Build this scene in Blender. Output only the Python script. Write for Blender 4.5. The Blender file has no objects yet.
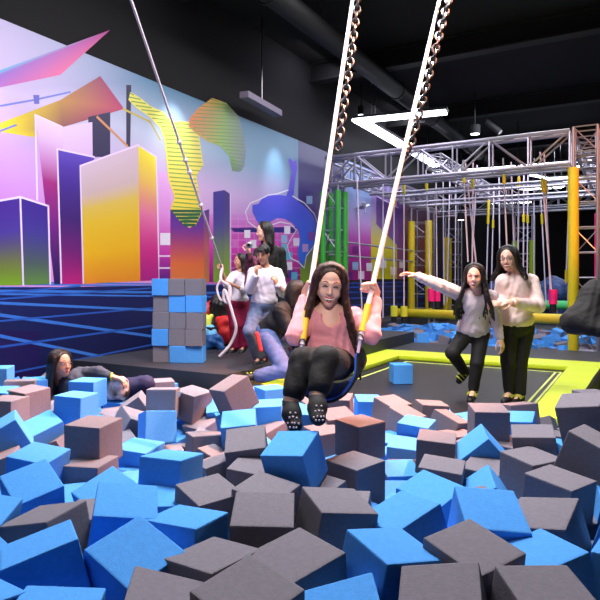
import bpy, bmesh, math, random
import numpy as np
from mathutils import Vector, Matrix, Euler
random.seed(7)
sc = bpy.context.scene
C = sc.collection
V = Vector
F_PX, CZ, HY = 600.0, 1.2, 280.0          # focal length in pixels, camera height, horizon row

def at(px, py, d):
    return V(((px-300)/F_PX*d, d, CZ+(HY-py)/F_PX*d))
def onz(px, py, z):
    return at(px, py, F_PX*(CZ-z)/(py-HY))
U2 = V((.870, -.493, 0)).normalized(); V2 = V((.493, .870, 0)).normalized()
O2 = V((1.5, 9.05, 0))
def uv(a, b, z=0): return O2 + U2*a + V2*b + V((0, 0, z))
YAW = math.atan2(U2.y, U2.x)

# ------------------------------------------------------------------ materials
def lin(c):
    return tuple(((x/255)/12.92 if x/255 <= .04045 else ((x/255+.055)/1.055)**2.4) for x in c[:3])
MATS = {}
def mat(name, rgb, rough=.7, metal=0, noise=0, nscale=40, bump=0, emit=0, spec=.5, rgb2=None, sheen=0, wave=0, bscale=None):
    if name in MATS: return MATS[name]
    m = bpy.data.materials.new(name); m.use_nodes = True
    nt = m.node_tree; b = nt.nodes['Principled BSDF']
    c = lin(rgb)
    b.inputs['Base Color'].default_value = (*c, 1)
    b.inputs['Roughness'].default_value = rough
    b.inputs['Metallic'].default_value = metal
    b.inputs['Specular IOR Level'].default_value = spec
    if sheen: b.inputs['Sheen Weight'].default_value = sheen
    tc = nt.nodes.new('ShaderNodeTexCoord')
    if noise or rgb2:
        n = nt.nodes.new('ShaderNodeTexNoise'); n.inputs['Scale'].default_value = nscale
        n.inputs['Detail'].default_value = 4
        nt.links.new(tc.outputs['Object'], n.inputs['Vector'])
        r = nt.nodes.new('ShaderNodeValToRGB')
        c2 = lin(rgb2) if rgb2 else tuple(min(1, x*(1+noise)) for x in c)
        c1 = c if rgb2 else tuple(x*(1-noise) for x in c)
        r.color_ramp.elements[0].position = .35; r.color_ramp.elements[1].position = .65
        r.color_ramp.elements[0].color = (*c1, 1); r.color_ramp.elements[1].color = (*c2, 1)
        nt.links.new(n.outputs['Fac'], r.inputs['Fac']); nt.links.new(r.outputs['Color'], b.inputs['Base Color'])
    if bump:
        n2 = nt.nodes.new('ShaderNodeTexNoise'); n2.inputs['Scale'].default_value = bscale or nscale*2; n2.inputs['Detail'].default_value = 3
        nt.links.new(tc.outputs['Object'], n2.inputs['Vector'])
        bp = nt.nodes.new('ShaderNodeBump'); bp.inputs['Strength'].default_value = bump; bp.inputs['Distance'].default_value = .01
        nt.links.new(n2.outputs['Fac'], bp.inputs['Height']); nt.links.new(bp.outputs['Normal'], b.inputs['Normal'])
    if emit:
        b.inputs['Emission Color'].default_value = (*c, 1); b.inputs['Emission Strength'].default_value = emit
    MATS[name] = m
    return m

M_FB = mat('foam_blue', (78, 154, 232), .9, noise=.05, nscale=60, bump=.25, bscale=220, spec=.2)
M_FG = mat('foam_grey', (120, 116, 126), .92, noise=.06, nscale=60, bump=.25, bscale=220, spec=.2)
M_AL = mat('aluminium', (165, 162, 176), .42, metal=.8)
M_STEEL = mat('steel_chain', (150, 150, 155), .3, metal=1)
M_YEL = mat('yellow_vinyl', (205, 184, 22), .5)
M_LIME = mat('lime_vinyl', (214, 236, 40), .5, noise=.04, nscale=3)
M_GRN = mat('green_vinyl', (52, 160, 50), .5)
M_LGRN = mat('pale_green_vinyl', (80, 220, 130), .5)
M_PINK = mat('pink_vinyl', (235, 30, 120), .45)
M_ROPE = mat('white_rope', (222, 205, 212), .85, noise=.1, nscale=90, bump=.5, bscale=160)
M_BLK = mat('matt_black', (16, 16, 18), .8, bump=.1, nscale=10)
M_DECK = mat('black_rubber_floor', (44, 44, 50), .55, noise=.12, nscale=5, bump=.1)
M_BED = mat('trampoline_mesh', (34, 29, 33), .38, noise=.15, nscale=2.5, bump=.15, bscale=200)
M_LED = mat('led_white', (235, 240, 255), .4, emit=7)
M_SKIN = mat('skin', (238, 186, 164), .5, noise=.03, nscale=15)
M_SKIN2 = mat('skin_warm', (205, 148, 122), .5, noise=.03, nscale=15)
M_HAIR = mat('dark_hair', (20, 14, 13), .42, noise=.4, nscale=60, bump=.8, bscale=150)
M_HAIR2 = mat('brown_hair', (50, 24, 18), .42, noise=.4, nscale=60, bump=.8, bscale=150)
for m_ in (M_HAIR, M_HAIR2):                 # strands: stretch the noise downwards
    nt_ = m_.node_tree; mp = nt_.nodes.new('ShaderNodeMapping'); mp.inputs['Scale'].default_value = (1, 1, .07)
    tc_ = [n for n in nt_.nodes if n.type == 'TEX_COORD'][0]
    for n in nt_.nodes:
        if n.type == 'TEX_NOISE': nt_.links.new(mp.outputs['Vector'], n.inputs['Vector'])
    nt_.links.new(tc_.outputs['Object'], mp.inputs['Vector'])
M_LIP = mat('lip', (176, 50, 60), .4)
M_TEETH = mat('teeth', (245, 240, 235), .3)
M_DARK = mat('eye_dark', (25, 16, 14), .3)

# ------------------------------------------------------------------ object helpers
def link(name, me, m=None, parent=None):
    o = bpy.data.objects.new(name, me); C.objects.link(o)
    if m is not None:
        for x in (m if isinstance(m, (list, tuple)) else [m]): me.materials.append(x)
    if parent is not None:
        o.parent = parent
        o.matrix_parent_inverse = Matrix.Translation(-parent.location) if parent.rotation_euler[:] == (0, 0, 0) else (Matrix.LocRotScale(parent.location, parent.rotation_euler, None)).inverted()
    return o
def obj(name, bm, m, parent=None, smooth=False):
    me = bpy.data.meshes.new(name); bmesh.ops.recalc_face_normals(bm, faces=bm.faces)
    bm.to_mesh(me); bm.free()
    if smooth:
        me.polygons.foreach_set('use_smooth', [True]*len(me.polygons))
        try: me.set_sharp_from_angle(angle=math.radians(40))
        except Exception: pass
    return link(name, me, m, parent)
def tag(o, label, cat, group=None, kind=None):
    o['label'] = label; o['category'] = cat
    if group: o['group'] = group
    if kind: o['kind'] = kind
    return o
def thing(name, label, cat, loc, group=None):
    o = bpy.data.objects.new(name, None); C.objects.link(o); o.location = loc; o.empty_display_size = .1
    return tag(o, label, cat, group)
def struct(o): o['kind'] = 'structure'; return o

def box(bm, c, s, rot=None, bev=0):
    r = bmesh.ops.create_cube(bm, size=1)
    vs = r['verts']
    M = Matrix.Translation(V(c)) @ (rot.to_4x4() if rot is not None else Matrix()) @ Matrix.Diagonal((*s, 1))
    bmesh.ops.transform(bm, matrix=M, verts=vs)
    if bev:
        es = list({e for v in vs for e in v.link_edges})
        bmesh.ops.bevel(bm, geom=es, offset=bev, segments=2, profile=.6, affect='EDGES')
RU = Matrix.Rotation(YAW, 3, 'Z')
def ubox(bm, a0, a1, b0, b1, z0, z1, bev=0):
    box(bm, uv((a0+a1)/2, (b0+b1)/2, (z0+z1)/2), (abs(a1-a0), abs(b1-b0), abs(z1-z0)), RU, bev)
def tube(bm, pts, r, n=8, closed=False, flat=None):
    pts = [V(p) for p in pts]; N = len(pts)
    rs = r if isinstance(r, (list, tuple)) else [r]*N
    rings = []; prev = None
    for i, p in enumerate(pts):
        if closed: t = (pts[(i+1) % N]-pts[i-1]).normalized()
        else: t = (pts[min(i+1, N-1)]-pts[max(i-1, 0)]).normalized()
        if prev is None:
            a = V((0, 0, 1)) if abs(t.z) < .9 else V((1, 0, 0))
            x = t.cross(a).normalized()
        else:
            x = (prev - t*prev.dot(t)).normalized()
        prev = x; y = t.cross(x)
        rings.append([bm.verts.new(p + (x*math.cos(2*math.pi*k/n)+y*math.sin(2*math.pi*k/n)*(flat or 1))*rs[i]) for k in range(n)])
    for i in range(N if closed else N-1):
        A, B = rings[i], rings[(i+1) % N]
        for k in range(n):
            bm.faces.new((A[k], A[(k+1) % n], B[(k+1) % n], B[k]))
    if not closed:
        bm.faces.new(rings[0][::-1]); bm.faces.new(rings[-1])
def spline(pts, n=6):
    pts = [V(p) for p in pts]; out = []
    for i in range(len(pts)-1):
        p0 = pts[max(i-1, 0)]; p1 = pts[i]; p2 = pts[i+1]; p3 = pts[min(i+2, len(pts)-1)]
        for k in range(n):
            t = k/n
            out.append(.5*((2*p1)+(p2-p0)*t+(2*p0-5*p1+4*p2-p3)*t*t+(3*p1-p0-3*p2+p3)*t**3))
    out.append(pts[-1]); return out
def tubeobj(name, pts, r, m, parent=None, n=8, closed=False):
    bm = bmesh.new(); tube(bm, pts, r, n, closed); return obj(name, bm, m, parent, True)

# ------------------------------------------------------------------ implicit surfaces -> meshes (surface nets)
class S:
    def __init__(s): s.p = []
    def cone(s, a, b, ra, rb=None, k=.015, sub=False):
        rb = ra if rb is None else rb
        s.p.append(('c', np.array(a[:], float), np.array(b[:], float), ra, rb, k, sub)); return s
    def chain(s, pts, rs, k=.01):
        for i in range(len(pts)-1): s.cone(pts[i], pts[i+1], rs[i], rs[i+1], k)
        return s
    def ell(s, c, r, ax=None, k=.015, sub=False):
        if isinstance(r, (int, float)): r = (r, r, r)
        A = np.array([list(x) for x in ax]) if ax is not None else np.eye(3)
        s.p.append(('e', np.array(c[:], float), np.array(r, float), A, None, k, sub)); return s
    def build(s, name, m, parent=None, vox=.008, wr=0, wf=1.0):
        lo = np.full(3, 1e9); hi = -lo
        for q in s.p:
            if q[6]: continue
            if q[0] == 'c':
                R = max(q[3], q[4]); l = np.minimum(q[1], q[2])-R; h = np.maximum(q[1], q[2])+R
            else:
                R = q[2].max(); l = q[1]-R; h = q[1]+R
            lo = np.minimum(lo, l); hi = np.maximum(hi, h)
        lo -= .02+3*vox; hi += .02+3*vox
        n = np.ceil((hi-lo)/vox).astype(int)+1
        Fv = np.full(n, .5, np.float32)
        for q in s.p:
            k = q[5]
            if q[0] == 'c':
                R = max(q[3], q[4]); l = np.minimum(q[1], q[2])-R; h = np.maximum(q[1], q[2])+R
            else:
                R = q[2].max(); l = q[1]-R; h = q[1]+R
            mg = k+3*vox+.01
            i0 = np.clip(np.floor((l-mg-lo)/vox).astype(int), 0, n-1); i1 = np.clip(np.ceil((h+mg-lo)/vox).astype(int)+1, 1, n)
            if (i1 <= i0).any(): continue
            gx = (lo[0]+np.arange(i0[0], i1[0])*vox)[:, None, None].astype(np.float32)
            gy = (lo[1]+np.arange(i0[1], i1[1])*vox)[None, :, None].astype(np.float32)
            gz = (lo[2]+np.arange(i0[2], i1[2])*vox)[None, None, :].astype(np.float32)
            if q[0] == 'c':
                a, b = q[1], q[2]; ba = b-a; L = float(ba@ba)+1e-12
                px, py, pz = gx-a[0], gy-a[1], gz-a[2]
                t = np.clip((px*ba[0]+py*ba[1]+pz*ba[2])/L, 0, 1)
                d = np.sqrt((px-ba[0]*t)**2+(py-ba[1]*t)**2+(pz-ba[2]*t)**2)-(q[3]+(q[4]-q[3])*t)
            else:
                c, r, A = q[1], q[2], q[3]
                px, py, pz = gx-c[0], gy-c[1], gz-c[2]
                k0 = 0; k1 = 0
                for j in range(3):
                    w = px*A[j][0]+py*A[j][1]+pz*A[j][2]
                    k0 = k0+(w/r[j])**2; k1 = k1+(w/r[j]**2)**2
                k0 = np.sqrt(k0); k1 = np.sqrt(k1)+1e-9
                d = k0*(k0-1)/k1
            sl = (slice(i0[0], i1[0]), slice(i0[1], i1[1]), slice(i0[2], i1[2]))
            f = Fv[sl]
            if q[6]:
                d = -d; h = np.clip(.5+.5*(f-d)/(-k), 0, 1) if k > 0 else 0
                hh = np.maximum(k-np.abs(f-d), 0)/max(k, 1e-6)
                Fv[sl] = np.maximum(f, d)+hh*hh*k*.25
            else:
                hh = np.maximum(k-np.abs(f-d), 0)/max(k, 1e-6)
                Fv[sl] = np.minimum(f, d)-hh*hh*k*.25
        if wr:
            X = (lo[0]+np.arange(n[0])*vox)[:, None, None]; Y = (lo[1]+np.arange(n[1])*vox)[None, :, None]; Z = (lo[2]+np.arange(n[2])*vox)[None, None, :]
            w = wf
            Fv += (wr*(np.sin(38*w*Z+9*np.sin(17*w*X)+5*np.sin(13*w*Y))*.6+np.sin(55*w*X+25*w*Z+7*np.sin(21*w*Z+11*w*Y))*.4)).astype(np.float32)
        ins = Fv < 0
        cs = [ins[dx:n[0]-1+dx, dy:n[1]-1+dy, dz:n[2]-1+dz] for dx in (0, 1) for dy in (0, 1) for dz in (0, 1)]
        al = cs[0].copy(); an = cs[0].copy()
        for c_ in cs[1:]: al &= c_; an |= c_
        idx = np.argwhere(an & ~al)
        offs = [(dx, dy, dz) for dx in (0, 1) for dy in (0, 1) for dz in (0, 1)]
        cv = np.stack([Fv[idx[:, 0]+o[0], idx[:, 1]+o[1], idx[:, 2]+o[2]] for o in offs], 1)
        acc = np.zeros((len(idx), 3)); cnt = np.zeros(len(idx))
        oa = np.array(offs, float)
        for i in range(8):
            for j in range(i+1, 8):
                if np.abs(oa[i]-oa[j]).sum() != 1: continue
                mk = (cv[:, i] < 0) != (cv[:, j] < 0)
                t = np.where(mk, cv[:, i]/np.where(mk, cv[:, i]-cv[:, j], 1), 0)
                acc += mk[:, None]*(oa[i]+t[:, None]*(oa[j]-oa[i])); cnt += mk
        pos = lo+(idx+acc/np.maximum(cnt, 1)[:, None])*vox
        ids = np.full(n-1, -1, np.int32); ids[idx[:, 0], idx[:, 1], idx[:, 2]] = np.arange(len(idx))
        quads = []
        for ax in range(3):
            sa = [slice(1, n[0]-1), slice(1, n[1]-1), slice(1, n[2]-1)]
            s1 = list(sa); s1[ax] = slice(0, n[ax]-1); s2 = list(s1); s2[ax] = slice(1, n[ax])
            A = ins[tuple(s1)]; B = ins[tuple(s2)]
            e = np.argwhere(A != B)
            if not len(e): continue
            base = e.copy()
            for t in range(3):
                if t != ax: base[:, t] += 1
            u_, v_ = (ax+1) % 3, (ax+2) % 3
            def g(du, dv):
                q_ = base.copy(); q_[:, u_] -= du; q_[:, v_] -= dv
                return ids[q_[:, 0], q_[:, 1], q_[:, 2]]
            Q = np.stack([g(1, 1), g(0, 1), g(0, 0), g(1, 0)], 1)
            fl = ~A[e[:, 0], e[:, 1], e[:, 2]]
            Q[fl] = Q[fl][:, ::-1]
            quads.append(Q)
        Q = np.concatenate(quads); Q = Q[(Q >= 0).all(1)]
        me = bpy.data.meshes.new(name)
        me.vertices.add(len(pos)); me.vertices.foreach_set('co', pos.astype(np.float32).ravel())
        me.loops.add(Q.size); me.loops.foreach_set('vertex_index', Q.ravel().astype(np.int32))
        me.polygons.add(len(Q)); me.polygons.foreach_set('loop_start', np.arange(0, Q.size, 4, dtype=np.int32))
        try: me.polygons.foreach_set('loop_total', np.full(len(Q), 4, np.int32))
        except Exception: pass
        me.polygons.foreach_set('use_smooth', np.ones(len(Q), bool))
        me.update(calc_edges=True); me.validate()
        return link(name, me, m, parent)
# ------------------------------------------------------------------ camera / world / view
cam = bpy.data.cameras.new('camera'); co = bpy.data.objects.new('camera', cam); C.objects.link(co)
co.location = (0, 0, CZ); co.rotation_euler = (math.radians(90), 0, 0)
cam.sensor_width = 36; cam.lens = 36; cam.shift_y = -20/600; cam.clip_start = .05; cam.clip_end = 200
sc.camera = co
w = bpy.data.worlds.new('world'); sc.world = w; w.use_nodes = True
w.node_tree.nodes['Background'].inputs[0].default_value = (.30, .34, .5, 1)
w.node_tree.nodes['Background'].inputs[1].default_value = .12
sc.view_settings.view_transform = 'Standard'; sc.view_settings.look = 'None'
sc.view_settings.gamma = 1; sc.view_settings.use_curve_mapping = False; sc.view_settings.exposure = .0

# ------------------------------------------------------------------ room shell
CEIL = 5.6
AL, BN = -2.7, 20.0            # left wall (a), back wall (b)
def shell(name, a0, a1, b0, b1, z0, z1, m):
    bm = bmesh.new(); ubox(bm, a0, a1, b0, b1, z0, z1); return struct(obj(name, bm, m))
M_CEIL = mat('black_ceiling', (7, 7, 9), .9, noise=.2, nscale=1)
M_WALLK = mat('black_wall', (6, 5, 9), .95, noise=.3, nscale=.6)
shell('ceiling', -3.4, 15.2, -14, 20.4, CEIL, CEIL+.2, M_CEIL)
shell('wall_back', -3.4, 15.2, 20, 20.2, -1, CEIL, M_WALLK)
shell('wall_right', 15, 15.2, -14, 20, -1, CEIL, M_WALLK)
shell('wall_front', -3.4, 15.2, -14.2, -14, -1, CEIL, M_WALLK)
shell('wall_left', -2.95, AL, -14, 20, -1, CEIL, M_WALLK)
shell('floor', -2.7, 15, -14, 20, -1.0, -.9, M_BLK)
M_BEAM = mat('dark_steel_beam', (16, 16, 18), .7)
for i, b in enumerate((-2, 2.2, 6.4, 10.6, 14.8)):
    bm = bmesh.new()
    ubox(bm, AL, 15, b-.12, b+.12, CEIL-.03, CEIL); ubox(bm, AL, 15, b-.02, b+.02, CEIL-.35, CEIL-.03); ubox(bm, AL, 15, b-.12, b+.12, CEIL-.38, CEIL-.35)
    struct(obj('trim_%d' % (i+1), bm, M_BEAM))
# ducts under the ceiling
M_DUCT = mat('painted_duct', (16, 16, 19), .6)
for (p, q, r, lb) in ((uv(-1.2, -3, 5.1), uv(-1.2, 19, 5.1), .17, 'round black air duct running along the mural wall under the ceiling'),
                  (uv(3.4, 5.2, 5.05), uv(3.4, 19, 5.05), .2, 'round black air duct running back above the rope course')):
    t = thing('air_duct', lb, 'duct', p)
    tubeobj('duct_run', [p, q], r, M_DUCT, t, 20)
    n = 9
    for k in range(n):
        c = p.lerp(q, (k+.5)/n); d = (q-p).normalized()
        tubeobj('flange', [c-d*.03, c+d*.03], r+.02, M_DUCT, t, 20)
    for k in range(4):
        c = p.lerp(q, (k+.5)/4)
        tubeobj('hanger', [c+V((0, 0, r)), V((c.x, c.y, CEIL))], .008, M_STEEL, t, 6)

# floors
shell('floor_left_deck', AL, -.45, -3.75, 2.0, -.9, .25, M_DECK)
shell('floor_wall_deck', AL, -1.95, 2.0, 14, -.9, .25, M_DECK)
shell('floor_back_strip', -.45, 15, .65, 2.0, -.9, .06, M_DECK)
shell('floor_right_strip', 4.6, 15, -3.32, .65, -.9, .06, M_DECK)
shell('floor_far_area', -1.95, 15, 6.3, 20, -.9, -.02, M_DECK)
# far pit tub
shell('floor_far_pit', -1.95, 15, 2.0, 6.3, -.9, -.16, M_BLK)

# ------------------------------------------------------------------ the printed mural on the left wall
WP = uv(AL, 0, 0); WN = U2.copy()
def hit(px, py, off=0):
    d = V(((px-300)/F_PX, 1, (HY-py)/F_PX)); o = V((0, 0, CZ))
    t = (WP+U2*off-o).dot(WN)/d.dot(WN)
    return o+d*t
def wst(px, py):                    # pixel -> (s along wall, z)
    p = hit(px, py); return ((p-uv(AL, 0, 0)).dot(V2), p.z)
mur = bmesh.new(); cl = mur.loops.layers.float_color.new('Col'); lay = [0]
def wp(s, z, off): return uv(AL+off, s, z)
def poly(pts, cols, pix=True, off=None):
    if off is None: lay[0] += 1; off = .004+lay[0]*.00003
    if not isinstance(cols, list): cols = [cols]*len(pts)
    st = [wst(*p) if pix else p for p in pts]
    vs = [mur.verts.new(wp(a, b, off)) for a, b in st]
    f = mur.faces.new(vs)
    for l, v in zip(f.loops, vs):
        l[cl] = (*[x*.74 for x in lin(cols[vs.index(v)])], 1)
    if len(vs) > 4: f.normal_update(); bmesh.ops.triangulate(mur, faces=[f], ngon_method='EAR_CLIP')
    return off
def mix(a, b, t): return tuple(a[i]*(1-t)+b[i]*t for i in range(3))
def ramp(stops, t):
    for (t0, c0), (t1, c1) in zip(stops, stops[1:]):
        if t <= t1: return mix(c0, c1, max(0, min(1, (t-t0)/(t1-t0))))
    return stops[-1][1]
def face(tl, tr, br, bl, stops, n=8):        # a quad face with a vertical printed gradient
    off = .004+(lay[0]+1)*.00003; lay[0] += 1
    TL, TR, BR, BL = [V(wst(*p)) for p in (tl, tr, br, bl)]
    for k in range(n):
        t0, t1 = k/n, (k+1)/n
        c0, c1 = ramp(stops, t0), ramp(stops, t1)
        poly([TL.lerp(BL, t0), TR.lerp(BR, t0), TR.lerp(BR, t1), TL.lerp(BL, t1)], [c0, c0, c1, c1], False, off)
def stroke(pts, w, col, pix=True, closed=False):
    off = .004+(lay[0]+1)*.00003; lay[0] += 1
    st = [V(wst(*p)) if pix else V(p) for p in pts]
    if closed: st = st+[st[0]]
    for a, b in zip(st, st[1:]):
        n = (b-a); L = n.length
        if L < 1e-6: continue
        n = V((-n.y, n.x))/L*w/2; e = (b-a)/L*w*.3
        poly([a-e+n, b+e+n, b+e-n, a-e-n], col, False, off)
# base sky, laid out on the wall: columns by s, rows by z
s0 = -6.0; sL, sA, sB, sC = wst(0, 280)[0], wst(150, 280)[0], wst(240, 280)[0], wst(298, 280)[0]
sE = wst(432, 250)[0]
HZ = 1.12; TOP = 3.95
cols_s = [s0, sL, sA, sB, sC]
rows = [(HZ, [(226, 150, 215)]*3+[(200, 70, 180), (200, 70, 180)]), (1.9, [(196, 112, 208), (200, 124, 212), (225, 165, 225), (205, 120, 210), (190, 110, 215)]),
        (2.6, [(186, 140, 216), (200, 156, 222), (220, 180, 230), (200, 170, 222), (165, 160, 215)]), (3.2, [(192, 168, 226), (208, 186, 230), (190, 200, 225), (120, 160, 190), (110, 150, 185)]),
        (TOP, [(190, 180, 228), (196, 186, 228), (90, 140, 175), (62, 118, 150), (60, 115, 150)])]
for i in range(4):
    for j in range(4):
        z0, c0 = rows[j]; z1, c1 = rows[j+1]
        poly([(cols_s[i], z0), (cols_s[i+1], z0), (cols_s[i+1], z1), (cols_s[i], z1)], [c0[i], c0[i+1], c1[i+1], c1[i]], False, .004)
# floor of the painting
NAVY = (14, 14, 72); NAVY2 = (6, 6, 26)
poly([(s0, -.9), (sE, -.9), (sE, HZ), (s0, HZ)], [(4, 4, 16), (5, 5, 26), (14, 24, 90), (14, 26, 92)], False, .0041)
poly([wst(0, 385), wst(40, 385), wst(40, 332), wst(0, 330)], (26, 5, 78), False, .0042)
BL1 = (58, 120, 215); BL2 = (40, 90, 185)
for (x0, y0, x1, y1, w_) in ((0, 282, 300, 286, .02), (0, 284, 300, 288, .02), (0, 288, 300, 290.5, .03), (0, 291, 300, 293.5, .03), (0, 294, 300, 298, .02), (0, 303, 150, 310, .03), (150, 310, 300, 316, .03),
        (0, 315, 150, 336, .035), (0, 336, 113, 359, .035), (150, 336, 300, 352, .03)):
    stroke([(x0, y0), (x1, y1)], w_, BL1)
for (x0, y0, x1, y1, w_) in ((0, 299, 150, 288, .02), (0, 321, 150, 308, .02), (150, 308, 300, 300, .02), (0, 347, 150, 326, .025), (150, 326, 300, 312, .02), (150, 296, 300, 290, .02), (0, 375, 150, 345, .02), (0, 293, 80, 286, .02)):
    stroke([(x0, y0), (x1, y1)], w_, BL2)
# sky shapes
poly([(0, 123), (60, 100), (100, 76), (124, 109), (63, 127), (33, 137), (0, 132)],
     [(235, 215, 20), (180, 130, 50), (140, 40, 90), (190, 50, 110), (140, 80, 80), (225, 195, 30), (240, 215, 20)])
poly([(-60, 100), (0, 70), (110, 30), (60, 75)], [(120, 110, 220), (90, 190, 230), (190, 60, 150), (230, 90, 150)])
stroke([(0, 106), (34, 100), (70, 92)], .02, (110, 120, 210)); stroke([(0, 131), (16, 125)], .02, (110, 120, 210))
poly([(88, 117), (110, 112), (110, 157), (88, 157)], (30, 20, 74)); poly([(126, 85), (131, 85), (130, 147), (126, 146)], (30, 20, 64))
poly([(33, 95), (39, 95), (39, 104), (34, 104)], (90, 90, 190))
stroke([(97, 117), (127, 146)], .035, (214, 140, 90)); stroke([(123, 109), (150, 122), (160, 140)], .03, (200, 180, 80))
def outl(*p): stroke(list(p), .022, (236, 214, 246))
face((35, 115), (62, 127), (60, 284), (54, 284), [(0, (235, 205, 240)), (.2, (214, 170, 226)), (.38, (160, 20, 120)), (.6, (120, 14, 130)), (1, (36, 8, 84))])
outl((35, 115), (62, 127)); outl((35, 115), (37, 200))
face((62, 127), (92, 122), (94, 284), (62, 284), [(0, (226, 200, 238)), (.4, (220, 170, 226)), (1, (210, 110, 200))])
face((57, 149), (94, 157), (83, 284), (61, 284), [(0, (90, 60, 190)), (.2, (62, 22, 150)), (.5, (56, 10, 110)), (.8, (120, 14, 110)), (1, (190, 24, 120))])
outl((57, 149), (94, 157)); outl((57, 149), (61, 283))
face((80, 166), (138, 145), (140, 281), (83, 284), [(0, (212, 186, 208)), (.25, (205, 178, 180)), (.42, (226, 190, 40)), (.75, (238, 180, 16)), (1, (232, 140, 34))])
face((138, 145), (156, 157), (159, 280), (140, 281), [(0, (240, 226, 20)), (.25, (228, 180, 80)), (.5, (222, 110, 160)), (.8, (200, 30, 130)), (1, (170, 24, 130))])
outl((80, 166), (138, 145), (156, 157), (159, 280)); outl((80, 166), (83, 283))
face((-30, 206), (20, 197), (22, 285), (-26, 286), [(0, (62, 20, 140)), (.4, (70, 50, 150)), (.75, (110, 120, 60)), (1, (124, 170, 30))])
face((20, 197), (48, 206), (50, 284), (23, 285), [(0, (52, 16, 136)), (.4, (60, 50, 140)), (.75, (74, 90, 90)), (1, (96, 140, 60))])
outl((-30, 206), (20, 197), (48, 206), (50, 284)); outl((20, 197), (23, 285))
for (x, w_, h, st) in ((-210, 70, 150, [(0, (240, 220, 60)), (.5, (230, 90, 130)), (1, (150, 20, 130))]), (-130, 60, 190, [(0, (60, 20, 140)), (.6, (90, 80, 170)), (1, (110, 160, 50))])):
    face((x, 284-h), (x+w_, 284-h+14), (x+w_, 286), (x, 286), st)
# magenta side blocks
face((159, 170), (171, 176), (171, 280), (159, 280), [(0, (226, 170, 232)), (.4, (224, 140, 220)), (.75, (200, 50, 170)), (1, (90, 20, 130))])
poly([(160, 233), (170, 233), (170, 245), (160, 245)], (236, 226, 246)); outl((159, 256), (171, 256)); outl((159, 268), (171, 268))
# lower right: rows of coloured tiles behind the towers
sT = wst(209, 280)[0]
face((209, 214), (300, 214), (300, 282), (209, 282), [(0, (206, 140, 220)), (.25, (204, 90, 190)), (.5, (212, 60, 180)), (.8, (176, 24, 140)), (1, (130, 14, 120))])
for x in (231, 238, 246, 254, 262, 270, 277, 284, 291): stroke([(x, 215), (x, 282)], .014, (222, 150, 226))
for y in (219, 226, 233, 240, 247, 254, 261, 268, 275): stroke([(229, y), (300, y)], .012, (222, 150, 226))
poly([(230, 228), (296, 227), (296, 233), (234, 232)], (48, 20, 130))
for (x, y, c) in ((244, 230, (240, 230, 248)), (284, 226, (236, 230, 250)), (281, 244, (110, 190, 220)), (286, 252, (90, 180, 220)), (286, 262, (236, 226, 246)), (281, 235, (150, 190, 230)), (232, 240, (214, 110, 200)),
                  (250, 240, (240, 230, 248)), (288, 270, (90, 26, 140)), (293, 238, (226, 216, 246)), (291, 272, (90, 180, 220)), (272, 262, (90, 26, 140)), (238, 262, (150, 20, 130))):
    poly([(x, y), (x+6, y), (x+6, y+8), (x, y+8)], c)
face((170, 209), (203, 211), (209, 282), (170, 282), [(0, (70, 24, 150)), (.25, (110, 40, 150)), (.5, (180, 70, 110)), (.75, (226, 110, 60)), (1, (222, 124, 70))])
face((203, 211), (209, 209), (209, 282), (204, 282), [(0, (80, 40, 140)), (.5, (180, 90, 100)), (1, (190, 120, 60))])
face((213, 192), (224, 190), (224, 282), (213, 282), [(0, (44, 16, 140)), (.35, (70, 60, 150)), (.65, (110, 130, 100)), (1, (130, 170, 40))])
face((224, 190), (230, 194), (230, 282), (224, 282), [(0, (52, 22, 120)), (.35, (80, 70, 140)), (.65, (120, 140, 90)), (1, (140, 180, 40))])
outl((230, 194), (230, 281))
# striped ribbons in the sky
def blob(pts, top, bot, left=None):
    ys = [p[1] for p in pts]
    poly(pts, [ramp([(0, top), (1, bot)], (p[1]-min(ys))/(max(ys)-min(ys))) for p in pts])
def inside_x(pts, y):
    xs = []
    for a, b in zip(pts, pts[1:]+pts[:1]):
        if (a[1] <= y) != (b[1] <= y): xs.append(a[0]+(y-a[1])/(b[1]-a[1])*(b[0]-a[0]))
    return sorted(xs)
b1 = [(150, 106), (163, 112), (172, 122), (180, 121), (190, 122), (198, 130), (200, 145), (203, 165), (196, 176), (199, 196), (201, 214), (196, 224), (189, 228), (180, 222), (170, 209), (174, 197), (168, 180), (166, 160), (164, 140), (160, 128), (148, 116), (136, 108), (128, 100), (130, 92), (140, 98)]
blob(b1, (236, 226, 110), (246, 214, 60))
b2 = [(190, 118), (198, 108), (212, 98), (226, 103), (238, 116), (243, 132), (246, 150), (244, 166), (240, 172), (232, 171), (229, 156), (220, 146), (208, 142), (196, 134), (188, 126)]
poly(b2, [(226, 120, 60), (230, 140, 50), (210, 160, 60), (130, 160, 70), (120, 140, 110), (110, 130, 140), (130, 130, 170), (120, 130, 150), (120, 120, 150), (90, 130, 80), (120, 170, 60), (140, 180, 60), (170, 170, 60), (216, 130, 60), (226, 120, 60)])
for bb, step, col, w_ in ((b1, 4.2, (130, 170, 60), .018), (b2, 3.6, (100, 140, 60), .014)):
    y = min(p[1] for p in bb)+2
    while y < max(p[1] for p in bb):
        xs = inside_x(bb, y)
        for a, b in zip(xs[::2], xs[1::2]):
            if b-a > 3: stroke([(a+(b-a)*.05, y-1), (b-(b-a)*.02, y+1.2)], w_, col)
        y += step
for k, y in enumerate((211, 214.5, 218, 221.5, 225)):
    stroke([(171+k*3, y), (201-k*1.6, y)], .04, (30, 90, 60))
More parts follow.
